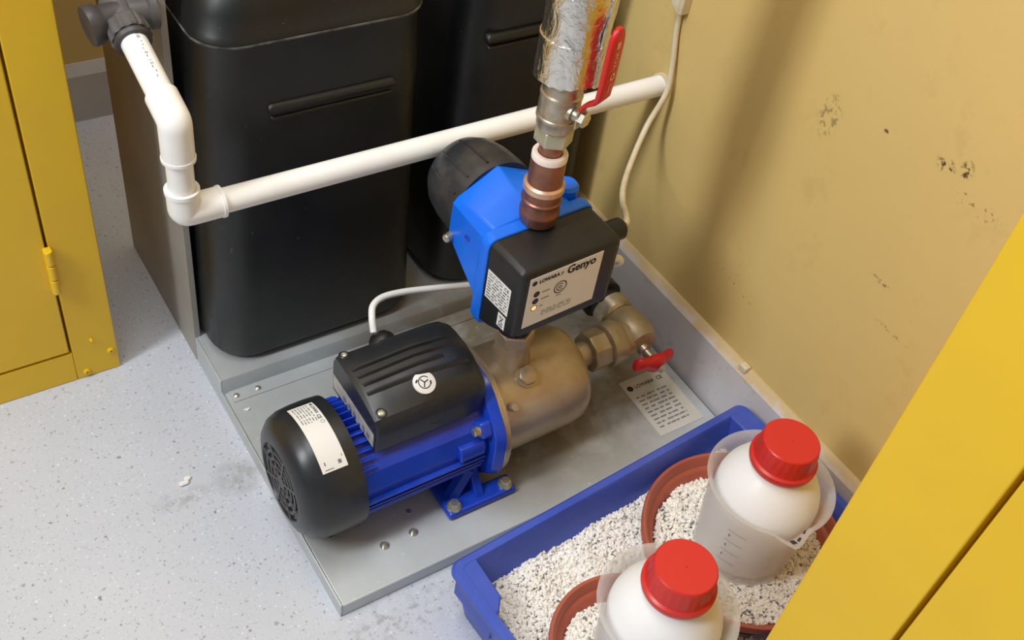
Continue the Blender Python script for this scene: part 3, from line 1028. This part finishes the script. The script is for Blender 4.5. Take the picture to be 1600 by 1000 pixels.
bk_ = [(-0.050, 0.331), (-0.0615, 0.340), (-0.0600, 0.386), (-0.0545, 0.3925), (-0.004, 0.4190), (0.048, 0.3945), (0.0600, 0.382), (0.0615, 0.350), (0.050, 0.330), (0.0, 0.305)]
mid = [((a[0] + b[0]) / 2 - (0 if abs(a[0]) < 0.02 else 0), (a[1] + b[1]) / 2) for a, b in zip(fr_, bk_)]
MB().loft([[L(a, 0.008, b) for a, b in fr_], [L(a, 0.042, b) for a, b in mid], [L(a, 0.0735, b) for a, b in bk_], [L(a * 0.985, 0.0765, 0.36 + (b - 0.36) * 0.985) for a, b in bk_]]).build('valve_housing', 'ctl_blue', ctl, 0.002, angle=25)
MB().lathe([(0.0760, 0.0565), (0.090, 0.0575), (0.115, 0.0560), (0.135, 0.0515), (0.150, 0.0430), (0.159, 0.0310), (0.163, 0.0160), (0.164, 0.0)], L(0.0, 0, 0.3615), L(0, 1, 0) - L(0, 0, 0), 40).build('membrane_dome', 'rubber', ctl, angle=60)
dm = MB()
for a in (100, 128, 152):
    ar = math.radians(a)
    pts = []
    for yy, rr in ((0.085, 0.0578), (0.105, 0.0572), (0.125, 0.0548), (0.142, 0.0488)):
        pts.append(L(rr * math.cos(ar), yy, 0.3615 + rr * math.sin(ar)))
    dm.tube(spline(pts, 4), 0.0013, 6)
dm.build('dome_seam', 'rubber', ctl)
MB().lathe([(0.370, 0.0145), (0.403, 0.0145), (0.407, 0.0115), (0.4075, 0)], L(0.060, 0.026, 0), (0, 0, 1), 26).build('blanking_cap', 'ctl_blue', ctl)
MB().lathe([(0.224, 0.0215), (0.275, 0.0215), (0.31, 0.03)], L(0, 0.004, 0), (0, 0, 1), 32).build('inlet_neck', 'black', ctl)
dv = L(-1, -0.25, 0) - L(0, 0, 0)
MB().lathe([(0, 0.0055), (0.010, 0.0052), (0.011, 0.004)], L(-0.060, 0.070, 0.343), dv, 16).build('housing_screw', 'nickel', ctl)
MB().lathe([(0, 0.0042), (0.0010, 0.0042), (0.0012, 0.0030), (0.0004, 0.0026), (0.0004, 0)], L(-0.0610, 0.040, 0.362), L(-1, 0, 0) - L(0, 0, 0), 16).build('screw_hole_cap', 'motor_blue', ctl)
for x, z in ((-0.0565, 0.3815), (0.0640, 0.3825), (-0.0575, 0.2995), (0.0640, 0.2995)):
    m = MB().lathe([(-0.004, 0.0052), (0.0008, 0.0050), (0.0012, 0.0040), (-0.0010, 0.0034), (-0.0010, 0)], L(x, -0.0630, z), L(0, -1, 0) - L(0, 0, 0), 18)
    m.build('cover_screw', 'black', ctl)
gdir = L(1, 0, 0) - L(0, 0, 0)
for z, yy, l_ in ((0.366, -0.030, 0.034), (0.318, -0.030, 0.026)):
    m = MB().lathe([(0, 0.0125), (0.008, 0.0125)], L(0.072, yy, z), gdir, 6)
    m.lathe([(0.008, 0.0135), (l_ - 0.004, 0.0130), (l_, 0.0095), (l_ + 0.0005, 0.005)], L(0.072, yy, z), gdir, 24)
    m.build('cable_gland', 'black', ctl)
# front panel
PW, PH = 0.1000, 0.0735


def front_map(s, t, d):
    return L(-0.0545 + s, -0.0648 - d, 0.3100 + t)


sticker('front_panel', ctl, front_map, PW, PH, 'white_label', {
    'ink': [('disc', 0.0065, 0.0655, 0.0034), ('text', 'LOWARA', 0.0125, 0.0628, 0.0072, 0.0275), ('text', 'LOWARA', 0.0130, 0.0628, 0.0072, 0.0275), ('text', 'LOWARA', 0.0128, 0.0632, 0.0072, 0.0275), ('ring', 0.0440, 0.0655, 0.0008, 0.0018), ('bar', 0.0424, 0.0610, 0.0432, 0.0655),
            ('text', 'Genyo', 0.0500, 0.0600, 0.0165, 0.0405), ('text', 'Genyo', 0.0505, 0.0602, 0.0165, 0.0405),
            ('disc', 0.0120, 0.0475, 0.0042), ('disc', 0.0120, 0.0370, 0.0042), ('ring', 0.0120, 0.0265, 0.0034, 0.0042),
            ('ring', 0.0450, 0.0440, 0.0076, 0.0090), ('ring', 0.0450, 0.0440, 0.0042, 0.0054, 0.9, 5.6), ('ring', 0.0450, 0.0440, 0.0012, 0.0022)],
    'ink_grey': [('disc', 0.0120, 0.0475, 0.0018), ('disc', 0.0120, 0.0370, 0.0018), ('bar', 0.0195, 0.0468, 0.0300, 0.0482), ('bar', 0.0195, 0.0363, 0.0305, 0.0377), ('bar', 0.0195, 0.0258, 0.0240, 0.0272),
                 ('bar', 0.0410, 0.0315, 0.0480, 0.0328)] + fine_print(0.024, 0.066, 0.0095, 0.0185, 4, 21),
    'led': [('disc', 0.0120, 0.0265, 0.0032)]})


def side_map(s, t, d):
    y = -0.010 - s
    return L(-0.0664 - 0.0002 - d + 0.0018 * s / 0.045, y, 0.3200 + t)


sticker('data_label', ctl, side_map, 0.0400, 0.0395, 'white_label', {'ink': fine_print(0.002, 0.038, 0.002, 0.031, 7, 31) + fine_print(0.002, 0.026, 0.032, 0.038, 2, 32) + [('text', 'CE', 0.029, 0.0325, 0.0055, 0.008)]})
sticker('bin_label', ctl, lambda s, t, d: L(-0.0658 - d + 0.0004 * s / 0.013, -0.0360 - s, 0.2975 + t), 0.0130, 0.0190, 'white_label',
        {'ink': [('line', 0.003, 0.006, 0.010, 0.016, 0.001), ('line', 0.010, 0.006, 0.003, 0.016, 0.001), ('line', 0.003, 0.0155, 0.010, 0.0155, 0.001), ('line', 0.004, 0.006, 0.009, 0.006, 0.001), ('bar', 0.003, 0.002, 0.010, 0.0038)]})

# ================================================================== RISER: copper adaptor, ball valve, lagged pipe
RX, RY = 0.595, 0.701
ro = (RX, RY, 0)
cu = thing('copper_adaptor', 'brown copper threaded adaptor rising from the blue controller', 'pipe fitting', (RX, RY, 0.404))
MB().lathe([(0.3970, 0.0205), (0.408, 0.0222), (0.412, 0.0222), (0.4135, 0.0212), (0.424, 0.0212), (0.4255, 0.0224), (0.4275, 0.0224), (0.429, 0.0208), (0.440, 0.0205)], ro, (0, 0, 1), 40).build('threaded_base', 'copper', cu)
MB().lathe([(0.4395, 0.0205), (0.4405, 0.0226), (0.447, 0.0224), (0.449, 0.0196)], ro, (0, 0, 1), 40).build('bead', 'copper_light', cu)
MB().lathe([(0.4485, 0.0192), (0.4805, 0.0190)], ro, (0, 0, 1), 40).build('socket', 'copper', cu)
MB().lathe([(0.4800, 0.0192), (0.4855, 0.0192), (0.4875, 0.0180), (0.4875, 0.0135), (0.4800, 0.0128)], ro, (0, 0, 1), 40, close=True).build('sealing_ring', 'white_ring', cu)
MB().lathe([(0.476, 0.0128), (0.516, 0.0128)], ro, (0, 0, 1), 32).build('pipe_stub', 'copper', cu)

bv = thing('ball_valve', 'nickel ball valve with red lever handle below the foil lagging', 'valve', (RX, RY, 0.5))
MB().lathe([(0.5000, 0.0165), (0.5020, 0.0205), (0.5175, 0.0205), (0.5195, 0.0190)], ro, (0, 0, 1), 6).build('compression_nut', 'verdigris', bv, 0.001)
MB().lathe([(0.519, 0.0178), (0.521, 0.0205), (0.530, 0.0212), (0.5315, 0.0222), (0.535, 0.0222), (0.536, 0.0212), (0.546, 0.0215), (0.556, 0.0210), (0.558, 0.0218), (0.561, 0.0218), (0.5625, 0.0200), (0.572, 0.0192)], ro, (0, 0, 1), 40).build('valve_body', 'nickel', bv)
MB().lathe([(0.570, 0.0200), (0.572, 0.0212), (0.590, 0.0212)], ro, (0, 0, 1), 8).build('top_nut', 'nickel', bv, 0.001)
sd = V((math.cos(math.radians(-70)), math.sin(math.radians(-70)), 0))
sw = V((sd.y * -1, sd.x, 0))          # horizontal across the handle
sc_ = V((RX - 0.004, RY, 0.546))
MB().lathe([(0.014, 0.0105), (0.022, 0.0100), (0.023, 0.0072), (0.030, 0.0072)], sc_, sd, 20).build('stem_neck', 'nickel', bv)
hexhead(MB(), sc_ + sd * 0.0290, sd, 0.0085, 0.0085).build('stem_nut', 'zinc', bv)
hp = MB()
loops = []
for w_, u_, hw, th in ((0.0295, -0.011, 0.0075, 0.0011), (0.0295, 0.006, 0.0080, 0.0011), (0.0300, 0.012, 0.0065, 0.0011)):
    loops.append([sc_ + sd * (w_ + b) + V((0, 0, u_)) + sw * a for a, b in ((-hw, -th), (hw, -th), (hw, th), (-hw, th))])
MB().loft(loops).build('lever_plate', 'nickel', bv, 0.0004)
loops = []
for w_, u_, hw, th in ((0.0300, 0.010, 0.0070, 0.0024), (0.0335, 0.017, 0.0076, 0.0026), (0.0440, 0.026, 0.0094, 0.0032), (0.0485, 0.033, 0.0108, 0.0036), (0.0495, 0.050, 0.0110, 0.0036), (0.0500, 0.090, 0.0112, 0.0036), (0.0500, 0.100, 0.0100, 0.0036), (0.0500, 0.106, 0.0072, 0.0033), (0.0500, 0.109, 0.0035, 0.0025)):
    n = 12
    lp = []
    for i in range(n):
        a = 2 * PI * i / n + PI / 12
        ca, sa = math.cos(a), math.sin(a)
        k = (abs(ca) ** 4 + abs(sa) ** 4) ** -0.25
        lp.append(sc_ + sd * (w_ + th * sa * k) + V((0, 0, u_)) + sw * (hw * ca * k))
    loops.append(lp)
hnd = MB().loft(loops).build('lever_handle', 'red', bv, angle=50)
lp = MB()


def lev_map(s, t, d):
    return sc_ + sd * (0.0500 + 0.0036 + d) + V((0, 0, 0.044 + s)) - sw * (t - 0.0040)


lettering(lp, lev_map, [('text', 'YOR', 0.0235, 0.0010, 0.0085, 0.0190), ('bar', 0.0445, 0.0012, 0.0520, 0.0070), ('ring', 0.0150, 0.0040, 0.0018, 0.0042), ('bar', -0.003, 0.0005, 0.0035, 0.0018), ('bar', -0.002, 0.0055, 0.0055, 0.0068), ('bar', 0.0055, 0.002, 0.0068, 0.0068)], 0.0002)
lp.build('lettering', 'ink_pale', hnd)['kind'] = 'stuff'

lag = thing('lagged_pipe', 'foil wrapped insulated pipe rising above the ball valve', 'pipe', (RX + 0.003, RY, 0.575))
lg = MB()
rl = random.Random(3)
loops = []
N = 48
for k in range(90):
    z = 0.582 + k * 0.010
    lpz = []
    for i in range(N):
        th = 2 * PI * i / N
        r = 0.0335 + 0.0006 * math.sin(3 * th + k * 0.4) + rl.uniform(-0.00035, 0.00035)
        if k in (5, 6, 13, 14, 21):
            r -= 0.0007
        zz = z
        if k == 0:
            zz = z + 0.004 * math.sin(th + 2.2) + rl.uniform(-0.0012, 0.0012)
        lpz.append(V((RX + 0.003 + r * math.cos(th), RY + r * math.sin(th), zz)))
    loops.append(lpz)
lg.loft(loops).build('foil_lagging', 'foil', lag, angle=60)
sm = MB()
loops = []
for k in range(90):
    z = 0.581 + k * 0.010
    a0 = math.radians(-78) + 0.05 * math.sin(k * 0.9)
    row = []
    for da, rr in ((-0.02, 0.0332), (-0.02, 0.0352), (0.22, 0.0350), (0.24, 0.0332)):
        row.append(V((RX + 0.003 + rr * math.cos(a0 + da), RY + rr * math.sin(a0 + da), z + (rl.uniform(-0.002, 0.002) if k == 0 else 0))))
    loops.append(row)
sm.loft(loops).build('foil_tape_seam', 'foil', lag, angle=30)
for zz in (0.6235, 0.672):
    MB().lathe([(-0.0012, 0.0325), (-0.0010, 0.0344), (0.0010, 0.0344), (0.0012, 0.0325)], (RX + 0.003, RY, zz), (0.02, 0.05, 1), 40, close=True).build('foil_tape_ring', 'foil', lag)

# ================================================================== CABLES
c1 = spline([(0.4415, 0.775, 0.214), (0.4450, 0.787, 0.2255), (0.4530, 0.800, 0.2310), (0.4700, 0.808, 0.2310), (0.5000, 0.810, 0.2260), (0.5450, 0.808, 0.2160), (0.6000, 0.804, 0.2040), (0.66, 0.79, 0.205), (0.71, 0.75, 0.235), (0.722, 0.69, 0.290), (0.708, 0.676, 0.316), (0.696, 0.6745, 0.3195)], 8)
tag(MB().tube(c1, 0.0042, 12).build('power_cable', 'cable_white', angle=60), 'white cable looping from the motor terminal box behind the controller', 'cable')
c2 = spline([(0.9035, 0.872, 0.512), (0.9030, 0.868, 0.470), (0.9000, 0.8560, 0.425), (0.893, 0.847, 0.392), (0.868, 0.841, 0.352), (0.83, 0.815, 0.322), (0.79, 0.778, 0.323), (0.755, 0.738, 0.338), (0.728, 0.702, 0.356), (0.712, 0.682, 0.3655), (0.704, 0.6775, 0.3680)], 8)
tag(MB().tube(c2, 0.0040, 12).build('power_cable', 'cable_cream', angle=60), 'cream cable hanging from the wall conduit to the controller', 'cable')
cd = MB().prism([(0.860, 0.0), (0.884, 0.0), (0.884, 0.012), (0.880, 0.016), (0.864, 0.016), (0.860, 0.012)], 0.496, 0.95, lambda a, b, w: (WX - b, a, w + (0.010 if a > 0.87 and w < 0.5 else 0)))
tag(cd.build('cable_conduit', 'cable_cream', bevel=0.001), 'cream plastic cable conduit on the right wall above the pipe', 'conduit')

# ================================================================== TRAY AND CONTENTS
TA = math.atan2(0.5535 - 0.52, 0.8825 - 0.408)
tc_, ts_ = math.cos(TA), math.sin(TA)
TO = V((0.4075, 0.5200, 0))          # back-left corner of the rim
TW, TD, TH = 0.476, 0.292, 0.095


def T(a, b, z):
    """a to the right along the back rim, b towards the room"""
    return V((TO.x + a * tc_ + b * ts_, TO.y + a * ts_ - b * tc_, z))


tray = thing('blue_tray', 'shallow blue plastic tray on the floor holding white granules', 'tray', T(TW / 2, TD / 2, 0))
lps = []
for z, i, r in ((0.0, 0.020, 0.010), (0.004, 0.017, 0.012), (0.084, 0.004, 0.012), (0.085, 0.0, 0.014), (TH - 0.003, 0.0, 0.014), (TH, 0.003, 0.012)):
    lps.append(rrect(i, TW - i, i, TD - i, r, z, 5, T))
for z, i, r in ((TH, 0.011, 0.008), (TH - 0.004, 0.0135, 0.008), (0.012, 0.029, 0.008), (0.006, 0.033, 0.008)):
    lps.append(rrect(i, TW - i, i, TD - i, r, z, 5, T))
MB().loft(lps).build('shell', 'tray_blue', tray, angle=30)
for x0, x1 in ((0.008, 0.033), (TW - 0.033, TW - 0.008)):
    MB().prism([(x0, 0.009), (x1, 0.009), (x1 - (0.004 if x0 < 0.1 else 0), 0.064), ((x0 + 0.008) if x0 < 0.1 else x1, 0.078), (x0, 0.080 if x0 < 0.1 else 0.070)], 0.040, TH - 0.0005, lambda a, b, w: T(a, b, w)).build('corner_ledge', 'tray_blue', tray, 0.002)

# --- granules
import numpy as np
rng = np.random.default_rng(4)
phi = (1 + 5 ** 0.5) / 2
ICO_V = np.array([(-1, phi, 0), (1, phi, 0), (-1, -phi, 0), (1, -phi, 0), (0, -1, phi), (0, 1, phi), (0, -1, -phi), (0, 1, -phi), (phi, 0, -1), (phi, 0, 1), (-phi, 0, -1), (-phi, 0, 1)])
ICO_V /= np.linalg.norm(ICO_V[0])
ICO_F = np.array([(0, 11, 5), (0, 5, 1), (0, 1, 7), (0, 7, 10), (0, 10, 11), (1, 5, 9), (5, 11, 4), (11, 10, 2), (10, 7, 6), (7, 1, 8), (3, 9, 4), (3, 4, 2), (3, 2, 6), (3, 6, 8), (3, 8, 9), (4, 9, 5), (2, 4, 11), (6, 2, 10), (8, 6, 7), (9, 8, 1)])


def pebbles(name, pts, lo, hi, mats, frac, parent=None):
    n = len(pts)
    vs = np.empty((n, 12, 3))
    for i, p in enumerate(pts):
        q = rng.normal(size=4); q /= np.linalg.norm(q)
        w, x, y, z = q
        R = np.array([[1 - 2 * (y * y + z * z), 2 * (x * y - z * w), 2 * (x * z + y * w)], [2 * (x * y + z * w), 1 - 2 * (x * x + z * z), 2 * (y * z - x * w)], [2 * (x * z - y * w), 2 * (y * z + x * w), 1 - 2 * (x * x + y * y)]])
        s = rng.uniform(lo, hi) * np.array([1.0, rng.uniform(0.6, 0.95), rng.uniform(0.30, 0.55)])
        vs[i] = (ICO_V * rng.uniform(0.75, 1.15, (12, 1)) * s) @ R.T + p
    fs = (ICO_F[None] + (np.arange(n) * 12)[:, None, None]).reshape(-1, 3)
    me = bpy.data.meshes.new(name)
    org = V(pts.mean(0)) if parent is None else ORG[parent.name]
    me.from_pydata((vs.reshape(-1, 3) - np.array(org)).tolist(), [], fs.tolist())
    for m in mats:
        me.materials.append(M[m])
    mi = (rng.random(n) < frac).astype(np.int32).repeat(20)
    me.polygons.foreach_set('material_index', mi)
    o = bpy.data.objects.new(name, me)
    COL.objects.link(o)
    o.location = org if parent is None else (0, 0, 0)
    return o


S1 = (0.7530, 0.3950, 0.126)
S2 = (0.5420, 0.3440, 0.0925)
pts = []
for _ in range(26000):
    a, b = rng.uniform(0.022, TW - 0.022), rng.uniform(0.022, TD - 0.022)
    p = T(a, b, 0)
    if math.hypot(p.x - S1[0], p.y - S1[1]) < S1[2] - 0.010 or math.hypot(p.x - S2[0], p.y - S2[1]) < S2[2] - 0.008:
        continue
    if a < 0.036 and b < 0.083:
        continue
    if a > TW - 0.036 and b < 0.083:
        continue
    hgt = 0.041 + 0.004 * math.sin(a * 21 + 1) * math.sin(b * 17) + 0.0025 * math.sin(a * 60 + b * 44)
    pts.append((p.x, p.y, hgt + rng.uniform(-0.0035, 0.0020)))
pts = np.array(pts)[:15000]
gt = pebbles('granule_fill', pts, 0.0020, 0.0046, ('granule', 'granule_grey'), 0.012)
tag(gt, 'loose white mineral granules covering the floor of the blue tray', 'granules', kind='stuff')
bed = MB().loft([rrect(0.026, TW - 0.026, 0.026, TD - 0.026, 0.012, 0.012, 4, T), rrect(0.023, TW - 0.023, 0.023, TD - 0.023, 0.012, 0.036, 4, T)])
bo = bed.build('granule_bed', 'granule_bed', at=tuple(gt.location))
bo.parent = gt
bo.location = (0, 0, 0)
bo['kind'] = 'stuff'


def saucer(x, y, r, label, dz):
    t = thing('plant_saucer', label, 'saucer', (x, y, 0.012), 'terracotta saucers in the tray')
    k = r
    MB().lathe([(0.012, k - 0.030), (0.016, k - 0.026), (0.066, k - 0.006), (0.068, k - 0.001), (0.078, k), (0.0800, k - 0.001), (0.0800, k - 0.0045), (0.0785, k - 0.0060),
                (0.0660, k - 0.0100), (0.0640, k - 0.0145), (0.0625, k - 0.0160), (0.024, k - 0.032), (0.022, 0.0)], (x, y, 0), (0, 0, 1), 72).build('dish', 'terracotta', t, angle=35)
    n = int(8200 * (k / 0.126) ** 2)
    rr = (k - 0.021) * np.sqrt(rng.random(n))
    th = rng.random(n) * 2 * PI
    hgt = 0.0545 + dz + 0.003 * np.sin(3 * th + 1) * rr / k + rng.uniform(-0.003, 0.0022, n)
    pp = np.stack([x + rr * np.cos(th), y + rr * np.sin(th), hgt], 1)
    g = pebbles('granule_fill', pp, 0.0020, 0.0046, ('granule', 'granule_grey'), 0.025)
    tag(g, 'white mineral granules filling the %s terracotta saucer' % ('larger' if r > 0.1 else 'smaller'), 'granules', kind='stuff')
    b = MB().lathe([(0.024, k - 0.034), (0.050 + dz, k - 0.0225), (0.050 + dz, 0)], (x, y, 0), (0, 0, 1), 48).build('granule_bed', 'granule_bed', at=tuple(g.location))
    b.parent = g
    b.location = (0, 0, 0)
    b['kind'] = 'stuff'
    return t


saucer(S1[0], S1[1], S1[2], 'larger terracotta saucer under the rear beaker, near the wall', 0.0)
saucer(S2[0], S2[1], S2[2], 'smaller terracotta saucer under the front beaker, at the lower edge', 0.0)


def beaker(x, y, rot, label, marks):
    z0 = 0.0565
    t = thing('plastic_beaker', label, 'beaker', (x, y, z0), 'frosted beakers holding bottles')
    prof_o = [(0.0, 0.0555), (0.0015, 0.0575), (0.02, 0.0585), (0.09, 0.0640), (0.122, 0.0670), (0.1285, 0.0690), (0.1315, 0.0738), (0.1335, 0.0745)]
    prof_i = [(0.1340, 0.0735), (0.1325, 0.0690), (0.128, 0.0672), (0.122, 0.0655), (0.02, 0.0570), (0.003, 0.0555), (0.003, 0.0)]
    n = 72

    def rf(th, tt):
        if tt < 0.100:
            return 1.0
        d = (th - rot + PI) % (2 * PI) - PI
        k = min(1.0, (tt - 0.100) / 0.032)
        w = max(0.0, 1 - abs(d) / 0.30)
        return 1.0 + 0.24 * k * k * w ** 1.1
    # lathe frame for +Z starts its angle at world -? so measure it once here
    a, u, w = frame_of((0, 0, 1))
    off = math.atan2(u.y, u.x)
    MB().lathe([(0.0, 0.0)] + prof_o + prof_i, (x, y, z0), (0, 0, 1), n, rf=lambda th, tt: rf(th + off, tt)).build('cup', 'beaker', t, angle=50)
    p = MB()

    def bm_(ang0):
        def f(s, tt, d):
            r = 0.0570 + 0.0100 * tt / 0.122 + 0.0016 + d
            th = ang0 + s / 0.062
            return V((x + r * math.cos(th), y + r * math.sin(th), z0 + tt))
        return f
    items = []
    for i, tt in enumerate((0.100, 0.080, 0.060, 0.040)):
        items.append(('bar', 0.0, tt, 0.022, tt + 0.0007))
        if i < 3:
            items.append(('bar', 0.003, tt - 0.012, 0.0042, tt - 0.006))
    lettering(p, bm_(rot - 0.95), items, 0.0003)
    p.build('graduation_marks', 'ink_grey', t)
    p = MB()

    def rim(s, tt, d):
        th = rot - 0.04 + s / 0.0735
        h = 0.1250 + tt
        r0 = 0.0670
        up = sorted(prof_i)
        for (ta, ra), (tb_, rb) in zip(up, up[1:]):
            if ta <= h <= tb_:
                r0 = ra + (rb - ra) * (h - ta) / (tb_ - ta)
        r = r0 * rf(th, h) - 0.0008 - d
        return V((x + r * math.cos(th), y + r * math.sin(th), z0 + h))
    lettering(p, rim, marks, 0.0003)
    p.build('rim_marking', 'ink', t)
    return t


def bottle(x, y, label):
    z0 = 0.0600
    t = thing('reagent_bottle', label, 'bottle', (x, y, z0), 'white bottles with red caps')
    MB().lathe([(0, 0.0), (0.0, 0.045), (0.004, 0.0505), (0.012, 0.0540), (0.095, 0.0595), (0.107, 0.0606), (0.117, 0.0600), (0.128, 0.0572), (0.140, 0.0510), (0.150, 0.0438), (0.158, 0.0366), (0.164, 0.0318), (0.168, 0.0310), (0.190, 0.0295), (0.190, 0)],
               (x, y, z0), (0, 0, 1), 64).build('bottle_body', 'bottle', t, angle=60)

    def kn(th, tt):
        if 0.183 < tt < 0.2005:
            return 1.0 + 0.009 * math.cos(24 * th) - 0.022 * max(0, math.cos(3 * th + 0.3)) ** 10
        return 1.0
    c = MB().lathe([(0.1680, 0.0345), (0.1680, 0.0372), (0.1720, 0.0384), (0.1765, 0.0383), (0.1785, 0.0354), (0.1835, 0.0344), (0.1840, 0.0344), (0.1995, 0.0328), (0.2005, 0.0325), (0.2032, 0.0321), (0.2046, 0.0308), (0.2049, 0.0)], (x, y, z0), (0, 0, 1), 120, rf=kn)
    co = c.build('screw_cap', 'cap_red', t, angle=32)
    MB().lathe([(0.2046, 0.0016), (0.2058, 0.0010), (0.2060, 0)], (x, y, z0), (0, 0, 1), 10).build('moulding_nib', 'cap_red', co)
    return t


B1 = (0.7535, 0.3955)
B2 = (0.5470, 0.3265)
beaker(B1[0], B1[1], math.radians(-114), 'frosted plastic beaker with pouring spout around the rear white bottle', [('bar', 0.001, 0.0012, 0.0065, 0.0078), ('bar', 0.008, 0.0045, 0.013, 0.0078), ('bar', 0.0185, 0.0050, 0.0235, 0.0078)])
bottle(B1[0], B1[1], 'white bottle with red cap in the rear beaker, beside the wall')
beaker(B2[0], B2[1], math.radians(-122), 'frosted plastic beaker around the front white bottle, at the bottom edge', [('bar', -0.030, 0.0022, -0.025, 0.0078), ('bar', -0.023, 0.0045, -0.019, 0.0078)])
bottle(B2[0], B2[1], 'white bottle with red cap in the front beaker, nearest the camera')

# small crumbs of debris lying about
for x, y, z, s, lab in ((0.213, 0.822, 0.0, 0.0052, 'small white crumb on the floor left of the motor fan cover'), (0.3195, 0.879, PZ, 0.0026, 'tiny white fleck on the base plate beside the fan cover')):
    m = MB()
    for k in range(3):
        a = rng.uniform(0, 6.28)
        m.add([V((x, y, z)) + V(tuple((v * s * np.array([1.0, 0.7, 0.5]) + np.array([k * s * 0.8 - s, math.sin(a) * s * 0.5, s * 0.5])))) for v in ICO_V], [tuple(f) for f in ICO_F])
    tag(m.build('debris_crumb', 'crumb'), lab, 'debris')
